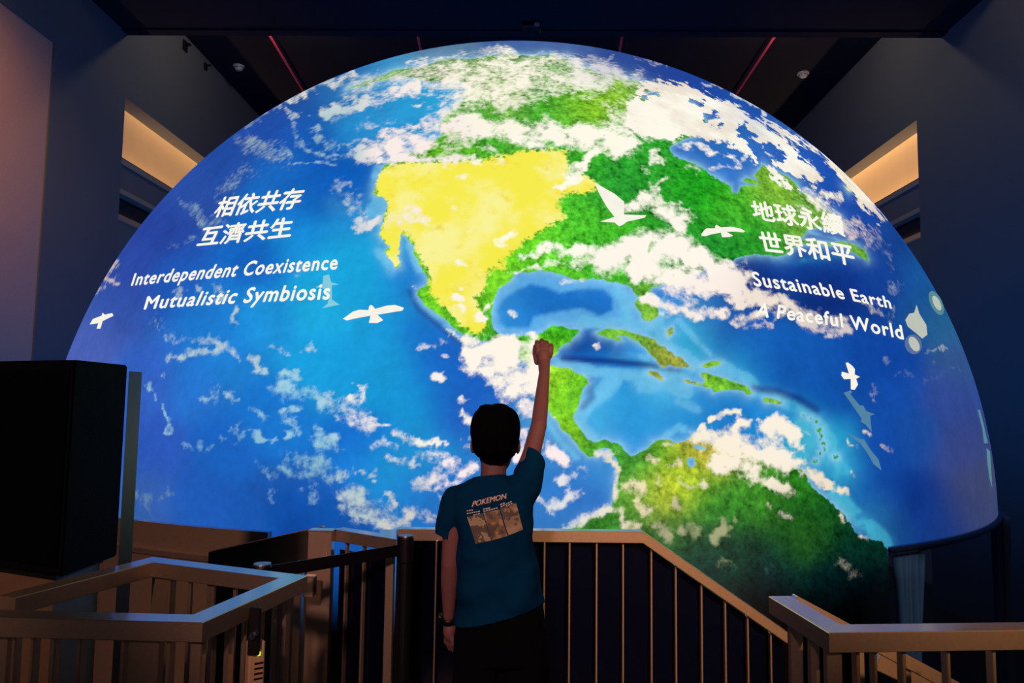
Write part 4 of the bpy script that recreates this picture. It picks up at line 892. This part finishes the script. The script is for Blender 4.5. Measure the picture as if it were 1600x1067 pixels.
# stand
cx = (plan[0][0] + plan[3][0]) / 2; cy = (plan[0][1] + plan[3][1]) / 2
st = thing('speaker_stand', (cx, cy, 0), 'brown steel pedestal carrying the black loudspeaker', 'stand')
plan2 = [(cx + (x - cx) * 0.84, cy + (y - cy) * 0.84) for x, y in plan]
M_PED = material('pedestal_steel', (0.30, 0.20, 0.14), 0.45, metal=0.5)
o = link('top_plate', prism('top_plate', plan2, zbot - 0.02, zbot - 0.001), M_BLACK); place(o, st)
o = link('column', prism('column', [(cx + (x - cx) * 0.80, cy + (y - cy) * 0.80) for x, y in plan], 0.012, zbot - 0.02), M_PED); place(o, st)
o = link('base_plate', prism('base_plate', plan2, 0.0, 0.012), M_BLACK); place(o, st)

# right hand railing in front, with its return
RA = flat(1295, 988); RB = flat(1640, 984); RC_ = flat(1208, 931)
rr = thing('corner_railing', (RA.x, RA.y, 0), 'steel corner railing with a wide flat top right of the boy', 'railing')
RA2 = RA + Vector((0.03, 0.035, 0)); RC2 = RC_ + Vector((0.02, 0.0, 0))
rail_poly(rr, [RC2, RA2, RB + Vector((0, 0.035, 0))])
for px, w in ((1316, 0.008), (1343, 0.010), (1370, 0.008), (1414, 0.010), (1484, 0.010), (1556, 0.010)):
    p = RA + Vector((0, 0.03, 0)) + (RB - RA) * ((px - 1295) / 345.0); post(rr, p, w, 0.03, ZR - RH + 0.004, M_STEEL, 0.0, 'baluster')
for px, py, w in ((1228, 945, 0.036), (1256, 965, 0.026), (1284, 983, 0.034)):
    p = flat(px + 14, py); post(rr, p, w, 0.022, ZR - RH + 0.004, M_STEEL, 0.0, 'post')
# stair handrail going down behind the right hand railing
S0, S1 = P(1238, 938, 2.35), P(1500, 1078, 2.35)
sr = thing('stair_railing', (S1.x, S1.y, ZLOW), 'steel stair railing running down behind the corner railing', 'railing')
bar('handrail', S0, S1, 0.04, 0.04, M_STEEL, sr)
bar('lower_rail', P(1370, 1030, 2.6), P(1520, 1100, 2.6), 0.03, 0.07, M_STEEL, sr)
for t in (0.12, 0.4, 0.68, 0.95):
    p = S0 + (S1 - S0) * t; post(sr, p, 0.02, 0.02, p.z - 0.01, M_STEEL, p.z - 1.0, 'baluster')
# stair treads below
for k in range(9):
    z = -0.22 * (k + 1)
    o = link('stair_tread', box_me('stair_tread', (0.72 + 0.28 * (k + 0.5), 2.78, z - 0.02), (0.31, 0.92, 0.04), None, 0.003), M_FLOOR); place(o, lo)

# ================================================================== the boy
BD = 2.60
def remesh(bm, voxel, smooth=3, fac=0.5):
    me = from_bm('tmp', bm); o = bpy.data.objects.new('tmp', me); scene.collection.objects.link(o)
    m = o.modifiers.new('r', 'REMESH'); m.mode = 'VOXEL'; m.voxel_size = voxel; m.use_smooth_shade = True
    if smooth:
        s = o.modifiers.new('s', 'SMOOTH'); s.factor = fac; s.iterations = smooth
    bpy.context.view_layer.update()
    out = bpy.data.meshes.new_from_object(o.evaluated_get(bpy.context.evaluated_depsgraph_get()))
    bpy.data.objects.remove(o); bpy.data.meshes.remove(me)
    out.polygons.foreach_set('use_smooth', [True] * len(out.polygons)); return out
def ellipsoid(bm, c, r, rot=None, seg=24):
    q_ = bmesh.ops.create_uvsphere(bm, u_segments=seg, v_segments=seg // 2, radius=1.0)
    M = Matrix.Translation(Vector(c)) @ (rot.to_4x4() if rot is not None else Matrix.Identity(4)) @ Matrix.Diagonal((*r, 1))
    bmesh.ops.transform(bm, matrix=M, verts=q_['verts'])
def limb(bm, pts, radii, seg=16):
    pts = [Vector(p) for p in pts]
    add_tube(bm, pts, radii, seg)
    for p, r in zip(pts, radii): ellipsoid(bm, p, (r, r, r), None, 14)
def rings(bm, levels, seg=36, power=2.3):
    rs = []
    for c, rx, ry in levels:
        row = []
        for k in range(seg):
            a = 2 * math.pi * k / seg; ca, sa = math.cos(a), math.sin(a)
            e = 2.0 / power
            row.append(bm.verts.new((c.x + rx * math.copysign(abs(ca) ** e, ca), c.y + ry * math.copysign(abs(sa) ** e, sa), c.z)))
        rs.append(row)
    for i in range(len(rs) - 1):
        for k in range(seg): bm.faces.new((rs[i][k], rs[i][(k + 1) % seg], rs[i + 1][(k + 1) % seg], rs[i + 1][k]))
    bm.faces.new(rs[0][::-1]); bm.faces.new(rs[-1])
PXM = FPX / BD                     # pixels per metre at the boy
def lv(y, xl, xr, ry, d=BD, grow=0.0):
    c = P((xl + xr) / 2, y, d); return (c, (xr - xl) / 2 / PXM + grow, ry + grow)

# ---- body: one continuous surface
bm = bmesh.new()
HC = P(774, 687, BD)
ellipsoid(bm, HC + Vector((0, 0.0, 0.015)), (0.076, 0.092, 0.100))
ellipsoid(bm, HC + Vector((0, 0.030, -0.055)), (0.058, 0.060, 0.070))
ellipsoid(bm, HC + Vector((0, 0.097, -0.025)), (0.011, 0.016, 0.022))           # nose
ellipsoid(bm, HC + Vector((0, 0.088, -0.068)), (0.022, 0.010, 0.008))           # lips
for s in (-1, 1):
    ellipsoid(bm, HC + Vector((s * 0.079, 0.008, -0.022)), (0.010, 0.018, 0.028))   # ears
    ellipsoid(bm, HC + Vector((s * 0.030, 0.086, 0.0)), (0.015, 0.008, 0.009))      # eyes
limb(bm, [P(772, 712, BD + 0.005), P(771, 738, BD - 0.005), P(771, 770, BD)], [0.047, 0.045, 0.055])
rings(bm, [lv(752, 742, 800, 0.050), lv(772, 712, 822, 0.072), lv(800, 716, 824, 0.086), lv(850, 722, 824, 0.088), lv(905, 726, 832, 0.088), lv(960, 724, 842, 0.092), lv(1005, 722, 848, 0.095)])
SL, EL, WL = P(713, 784, BD), P(703, 880, BD - 0.005), P(701, 962, BD + 0.055)
limb(bm, [SL, SL + (EL - SL) * 0.5, EL, EL + (WL - EL) * 0.35, WL], [0.044, 0.037, 0.031, 0.031, 0.0205])
SR, ER, WR = P(818, 757, BD), P(842, 664, BD + 0.10), P(850.5, 583, BD + 0.30)
limb(bm, [SR, SR + (ER - SR) * 0.5, ER, ER + (WR - ER) * 0.4, WR], [0.046, 0.033, 0.0295, 0.0275, 0.0215])
# left hand, relaxed
def px_off(p, dx, dy, dd=0.0, d=None): return p + Vector(CR) * (dx / PXM) - Vector(CU) * (dy / PXM) + Vector(CF) * dd
hl = px_off(WL, 1, 24, 0.012)
ellipsoid(bm, hl, (0.024, 0.030, 0.040))
for k, (dx, dd, L) in enumerate(((-7, 0.018, 30), (-3, 0.006, 34), (2, -0.006, 33), (6, -0.018, 26))):
    b0 = px_off(hl, dx * 0.8, 10, dd); b1 = px_off(hl, dx, 10 + L * 0.45, dd + 0.004); b2 = px_off(hl, dx + 3, 8 + L * 0.8, dd + 0.012)
    limb(bm, [b0, b1, b2], [0.0095, 0.0085, 0.0070], 10)
t0 = px_off(hl, 8, -6, 0.022); limb(bm, [t0, px_off(t0, 4, 12, 0.012), px_off(t0, 4, 22, 0.010)], [0.011, 0.010, 0.0075], 10)
# right hand: closed fist held up, back of the hand to the viewer
fd = BD + 0.37; fs = FPX / fd
def fp(x, y, dd=0.0): return P(x, y, fd + dd)
limb(bm, [P(850.5, 583, BD + 0.30), fp(850, 568, -0.02), fp(849.5, 556, 0.0)], [0.0215, 0.024, 0.030], 16)
ellipsoid(bm, fp(849.5, 553, 0.004), (0.036, 0.020, 0.034))
for x, y, dz in ((838.6, 533.0, 0.000), (846.8, 530.2, -0.003), (854.4, 533.4, -0.001), (861.6, 538.0, 0.004)):
    k0 = fp(850 + (x - 850) * 0.85, 556, 0.0); k1 = fp(x, y + 5.5, dz - 0.004); k2 = fp(x, y + 1.0, dz + 0.016); k3 = fp(x, y + 9, dz + 0.036); k4 = fp(x, y + 15, dz + 0.026)
    limb(bm, [k0, k1, k2, k3, k4], [0.0100, 0.0094, 0.0086, 0.0084, 0.0080], 12)
limb(bm, [fp(839, 566, 0.0), fp(836, 552, 0.014), fp(836, 542, 0.030), fp(843, 540, 0.044)], [0.012, 0.0115, 0.010, 0.009], 10)
# legs
hipL, hipR = P(748, 985, BD), P(818, 980, BD)
footL, footR = Vector((hipL.x - 0.02, hipL.y, 0.06)), Vector((hipR.x + 0.03, hipR.y + 0.03, 0.06))
for h, f in ((hipL, footL), (hipR, footR)):
    kn = h + (f - h) * 0.52 + Vector((0, 0.015, 0))
    limb(bm, [h, h + (kn - h) * 0.5, kn, kn + (f - kn) * 0.3, f], [0.080, 0.068, 0.050, 0.048, 0.033])
    ellipsoid(bm, f + Vector((0, 0.05, -0.035)), (0.034, 0.095, 0.024))
body_me = remesh(bm, 0.0040, 3, 0.4)
M_SKIN = material('skin', (0.30, 0.14, 0.145), 0.6, bump=0.06, bscale=120, var=0.06)
person = link('person', body_me, M_SKIN, None, True)
tag(person, 'boy seen from behind in a blue printed T-shirt and dark shorts raising one fist', 'person')
me = person.data; off = Vector((hipL.x * 0.5 + hipR.x * 0.5, BD, 0.0))
me.transform(Matrix.Translation(-off)); person.location = off

# ---- hair
bm = bmesh.new()
def super_ellipsoid(bm, c, r, p):
    q_ = bmesh.ops.create_uvsphere(bm, u_segments=36, v_segments=20, radius=1.0)['verts']
    for v in q_:
        s = (abs(v.co.x) ** p + abs(v.co.y) ** p + abs(v.co.z) ** p) ** (-1.0 / p)
        v.co = Vector(c) + Vector((v.co.x * s * r[0], v.co.y * s * r[1], v.co.z * s * r[2]))
super_ellipsoid(bm, HC + Vector((0, -0.010, 0.036)), (0.0865, 0.100, 0.088), 2.5)
super_ellipsoid(bm, HC + Vector((0, -0.020, -0.012)), (0.0800, 0.084, 0.060), 2.4)
ellipsoid(bm, HC + Vector((0, -0.030, -0.046)), (0.056, 0.052, 0.040), None, 24)
ellipsoid(bm, HC + Vector((0.012, -0.01, 0.112)), (0.035, 0.05, 0.016), None, 16)
ellipsoid(bm, HC + Vector((-0.030, -0.01, 0.110)), (0.030, 0.05, 0.014), None, 16)
hair_me = remesh(bm, 0.0048, 5)
bm = bmesh.new(); bm.from_mesh(hair_me)
kill = [v for v in bm.verts if (v.co.y - HC.y > 0.040 and v.co.z - HC.z < 0.055)]
bmesh.ops.delete(bm, geom=kill, context='VERTS')
for v in bm.verts:
    d = v.co - HC; a = math.atan2(d.x, -d.y)
    n = noise.noise(Vector((a * 9, d.z * 9, 0))) * 0.0035 + noise.noise(Vector((a * 30, d.z * 6, 3))) * 0.0022
    v.co += d.normalized() * n
hair = link('hair', from_bm('hair', bm), material('black_hair', (0.0025, 0.0022, 0.003), 0.8, spec=0.05, bump=0.3, bscale=30, stretch=(8, 8, 1)), None, True)
place(hair, person); hair['label'] = 'short black rounded haircut'

# ---- T-shirt
bm = bmesh.new()
rings(bm, [lv(738, 752, 790, 0.052), lv(748, 737, 803, 0.062), lv(757, 716, 816, 0.075), lv(770, 704, 826, 0.092), lv(790, 704, 832, 0.104), lv(820, 711, 833, 0.110), lv(850, 714, 833, 0.112), lv(885, 714, 841, 0.115), lv(930, 713, 850, 0.120), lv(975, 712, 854, 0.122), lv(1005, 712, 855, 0.122)], 44)
cL = P(696, 838, BD); dL = (cL - SL).normalized()
limb(bm, [P(714, 782, BD), cL, cL + dL * 0.06], [0.054, 0.0435, 0.043], 20)
cR = P(835.5, 718, BD + 0.05); dR = (cR - SR).normalized()
limb(bm, [P(806, 775, BD), P(822, 750, BD + 0.01), cR, cR + dR * 0.055], [0.066, 0.059, 0.0475, 0.046], 20)
sh_me = remesh(bm, 0.0055, 5)
bm = bmesh.new(); bm.from_mesh(sh_me)
def cut(bm, co, no, test):
    """cut the cloth with a plane, only where test(point) holds, and take away the outer side"""
    f = [x for x in bm.faces if test(x.calc_center_median())]
    geom = list({v for x in f for v in x.verts}) + list({e for x in f for e in x.edges}) + f
    bmesh.ops.bisect_plane(bm, geom=geom, plane_co=co, plane_no=no, clear_outer=True, dist=1e-5)
h0, h1 = P(714, 973, BD), P(852, 936, BD)
cut(bm, h0, (h1 - h0).cross(Vector((0, 1, 0))).normalized() * (-1 if (h1 - h0).cross(Vector((0, 1, 0))).z > 0 else 1), lambda p: p.z < 0.95 and p.x > P(700, 900, BD).x)
s0, s1 = P(679, 832, BD), P(716, 846, BD)
n = (s1 - s0).cross(Vector((0, 1, 0))).normalized(); n = n if n.dot(dL) > 0 else -n
cut(bm, (s0 + s1) / 2, n, lambda p: p.x < P(713.5, 850, BD).x and p.z < P(700, 800, BD).z)
c0, c1 = P(824, 703, BD + 0.05), P(852, 728, BD + 0.05)
n = (c1 - c0).cross(Vector((0, 0.75, -0.65))).normalized(); n = n if n.dot(dR) > 0 else -n
cut(bm, (c0 + c1) / 2, n, lambda p: p.x > P(812, 720, BD).x and p.z > P(800, 765, BD).z)
k0, k1 = P(749, 746, BD - 0.04), P(794, 740, BD - 0.04)
n = (k1 - k0).cross(Vector((0, 1, -0.15))).normalized(); n = n if n.z > 0 else -n
cut(bm, (k0 + k1) / 2, n, lambda p: P(742, 740, BD).x < p.x < P(800, 740, BD).x and p.z > P(770, 765, BD).z)
# folds: soft diagonal pulls from the raised shoulder
bm.normal_update()
for v in bm.verts:
    qx = (v.co.x - P(775, 850, BD).x); qz = v.co.z - P(775, 850, BD).z
    u = qx * 0.55 - qz * 0.83; w = qx * 0.83 + qz * 0.55
    f = 0.0045 * math.sin(u * 46 + 2.2 * math.sin(w * 13)) * max(0.0, min(1.0, (0.16 - qz) / 0.25)) + 0.010 * noise.noise(v.co * 9) + 0.005 * noise.noise(v.co * 22 + Vector((3, 1, 7)))
    v.co += v.normal * f
shirt_me = from_bm('t_shirt', bm)
M_SHIRT = material('blue_cotton', (0.001, 0.050, 0.150), 0.95, bump=0.12, bscale=260, var=0.1, spec=0.08)
shirt = link('t_shirt', shirt_me, M_SHIRT, None, True)
md = shirt.modifiers.new('cloth_thickness', 'SOLIDIFY'); md.thickness = 0.003; md.offset = -1
shirt_bvh = BVHTree.FromPolygons([v.co.copy() for v in shirt_me.vertices], [tuple(p.vertices) for p in shirt_me.polygons])
place(shirt, person); shirt['label'] = 'blue short sleeved T-shirt with a printed back'
def on_shirt(px, py, lift=0.0022):
    d = Vector(CF + CR * ((px - 800.0) / FPX) - CU * ((py - 533.5) / FPX)).normalized()
    h = shirt_bvh.ray_cast(Vector(EYE), d)
    p = h[0] if h[0] is not None else P(px, py, BD - 0.11)
    return p - d * lift
def patch(name, quad, mat, n=10, lift=0.0022):
    (a, b, c, d) = quad; vs = []; fs = []       # a top-left, b top-right, c bottom-right, d bottom-left
    for j in range(n + 1):
        for i in range(n + 1):
            s, t = i / n, j / n
            x = (a[0] * (1 - s) + b[0] * s) * (1 - t) + (d[0] * (1 - s) + c[0] * s) * t
            y = (a[1] * (1 - s) + b[1] * s) * (1 - t) + (d[1] * (1 - s) + c[1] * s) * t
            vs.append(on_shirt(x, y, lift))
    for j in range(n):
        for i in range(n): fs.append((j * (n + 1) + i, (j + 1) * (n + 1) + i, (j + 1) * (n + 1) + i + 1, j * (n + 1) + i + 1))
    o = link(name, mesh(name, vs, fs), mat, None, True); place(o, shirt); return o
def zs(*pts): return [(670 + x / 4.105, 730 + y / 4.105) for x, y in pts]
def print_mat(name, dark, mid, light, scale):
    m = bpy.data.materials.new(name); m.use_nodes = True; nt = m.node_tree; b = nt.nodes['Principled BSDF']; b.inputs['Roughness'].default_value = 0.8
    tc = nt.nodes.new('ShaderNodeTexCoord'); n = nt.nodes.new('ShaderNodeTexNoise'); n.inputs['Scale'].default_value = scale; n.inputs['Detail'].default_value = 2
    nt.links.new(tc.outputs['Object'], n.inputs['Vector']); r = nt.nodes.new('ShaderNodeValToRGB'); r.color_ramp.interpolation = 'CONSTANT'
    e = r.color_ramp.elements; e[0].color = (*dark, 1); e[1].position = 0.46; e[1].color = (*mid, 1); x = e.new(0.56); x.color = (*light, 1)
    nt.links.new(n.outputs[0], r.inputs[0]); nt.links.new(r.outputs[0], b.inputs['Base Color']); return m
P1 = print_mat('print_grey', (0.17, 0.15, 0.13), (0.19, 0.17, 0.14), (0.62, 0.50, 0.33), 34)
P2 = print_mat('print_tan', (0.17, 0.15, 0.13), (0.33, 0.24, 0.14), (0.62, 0.46, 0.26), 30)
P3 = print_mat('print_cream', (0.19, 0.16, 0.13), (0.50, 0.38, 0.26), (0.70, 0.55, 0.38), 32)
for nm, qd, mt in (('print_panel', zs((245, 318), (345, 295), (400, 470), (300, 490)), P1), ('print_panel', zs((350, 293), (452, 270), (505, 440), (402, 470)), P2), ('print_panel', zs((457, 264), (560, 228), (605, 400), (511, 437)), P3)):
    patch(nm, qd, mt)
M_INK = material('print_ink', (0.90, 0.88, 0.80), 0.8)
M_INK2 = material('print_shadow', (0.20, 0.10, 0.07), 0.8)
def shirt_text(body, bl, br, tl, tr, mat, lift, bold=0.03):
    me = text_mesh(body, 0.0, 1.0); x = [v.co.x for v in me.vertices]; x0, x1 = min(x), max(x); src = [v.co.copy() for v in me.vertices]; nv = len(src); fc = [tuple(p.vertices) for p in me.polygons]
    vs = []; fs = []
    for k, (ox, oy) in enumerate(((0, 0), (bold, 0), (-bold, 0))):
        for c in src:
            s = (c.x + ox - x0) / (x1 - x0); t = (c.y + oy) / 0.70
            px = (bl[0] * (1 - s) + br[0] * s) * (1 - t) + (tl[0] * (1 - s) + tr[0] * s) * t
            py = (bl[1] * (1 - s) + br[1] * s) * (1 - t) + (tl[1] * (1 - s) + tr[1] * s) * t
            vs.append(on_shirt(px, py, lift))
        fs += [tuple(i + k * nv for i in p) for p in fc]
    o = link('print_lettering', mesh('print_lettering', vs, fs), mat); place(o, shirt); return o
(bl, br, tl, tr) = zs((276, 254), (494, 200), (288, 216), (497, 165))
o_ = lambda p: (p[0] + 0.9, p[1] + 0.9)
shirt_text('POKEMON', o_(bl), o_(br), o_(tl), o_(tr), M_INK2, 0.0024)
shirt_text('POKEMON', bl, br, tl, tr, M_INK, 0.0034)['label'] = 'pale slanted printed title'
random.seed(3)
for (x0, y0, x1, y1) in ((243, 276, 286, 270), (243, 294, 330, 278), (284, 304, 330, 294), (347, 266, 395, 256), (350, 280, 444, 256), (457, 236, 490, 224), (460, 250, 534, 214), (494, 246, 538, 226)):
    L = math.hypot(x1 - x0, y1 - y0); nseg = max(2, int(L / 14)); t = 0.0
    for k in range(nseg):
        a, b = k / nseg, (k + 0.78) / nseg
        xa, ya, xb, yb = x0 + (x1 - x0) * a, y0 + (y1 - y0) * a, x0 + (x1 - x0) * b, y0 + (y1 - y0) * b
        patch('print_dash', zs((xa, ya), (xb, yb), (xb + 2, yb + 7), (xa + 2, ya + 7)), M_INK, 1)

# ---- shorts, shoes, watch
bm = bmesh.new()
rings(bm, [lv(925, 722, 846, 0.102), lv(960, 716, 851, 0.110), lv(1000, 714, 853, 0.112), lv(1030, 715, 853, 0.108)], 40)
for h, f in ((hipL, footL), (hipR, footR)):
    kn = h + (f - h) * 0.55
    limb(bm, [h + Vector((0, 0, -0.02)), h + (kn - h) * 0.5, kn, kn + (f - h) * 0.08], [0.088, 0.084, 0.078, 0.078], 20)
so_me = remesh(bm, 0.007, 4)
bm = bmesh.new(); bm.from_mesh(so_me)
zk = (hipL.z + (footL.z - hipL.z) * 0.58)
cut(bm, Vector((0, 0, zk)), Vector((0, 0, -1)), lambda p: p.z < zk + 0.1)
shorts = link('shorts', from_bm('shorts', bm), material('black_cotton', (0.003, 0.003, 0.005), 0.9, spec=0.1, bump=0.15, bscale=120), None, True)
md = shorts.modifiers.new('cloth_thickness', 'SOLIDIFY'); md.thickness = 0.004; md.offset = -1
place(shorts, person); shorts['label'] = 'loose black knee length shorts'
for f in (footL, footR):
    bm = bmesh.new(); ellipsoid(bm, f + Vector((0, 0.045, -0.022)), (0.043, 0.115, 0.036)); ellipsoid(bm, f + Vector((0, -0.01, 0.0)), (0.041, 0.05, 0.045))
    add_box(bm, f + Vector((0, 0.04, -0.05)), (0.078, 0.22, 0.02))
    o = link('shoe', remesh(bm, 0.006, 3), M_BLACK, None, True); place(o, person)
wa = (WL - EL).normalized(); wc = WL + wa * 0.014
ref = wa.cross(Vector((0, 1, 0))).normalized(); ref2 = wa.cross(ref)
bm = bmesh.new(); NB = 32; prf = [(0.0235, -0.011), (0.0265, -0.011), (0.0265, 0.011), (0.0235, 0.011)]
rgs = [[bm.verts.new(wc + (ref * math.cos(a) + ref2 * math.sin(a)) * r + wa * t) for r, t in prf] for a in np.linspace(0, 2 * math.pi, NB, endpoint=False)]
for i in range(NB):
    for k in range(4): bm.faces.new((rgs[i][k], rgs[i][(k + 1) % 4], rgs[(i + 1) % NB][(k + 1) % 4], rgs[(i + 1) % NB][k]))
bmesh.ops.recalc_face_normals(bm, faces=bm.faces)
watch = link('wristwatch', from_bm('wristwatch', bm), M_BLACK, None, True); place(watch, person); watch['label'] = 'dark wristwatch'
out = (ref if ref.x < 0 else -ref)
cc_ = wc + out * 0.030
R3 = Matrix((wa.cross(out).normalized(), wa, out)).transposed()
o = link('watch_case', box_me('watch_case', cc_, (0.030, 0.036, 0.011), R3, 0.003), M_BLACK); place(o, watch)
o = link('watch_glass', box_me('watch_glass', cc_ + out * 0.006, (0.025, 0.030, 0.002), R3, 0.0008), material('watch_glass', (0.05, 0.09, 0.14), 0.08)); place(o, watch)
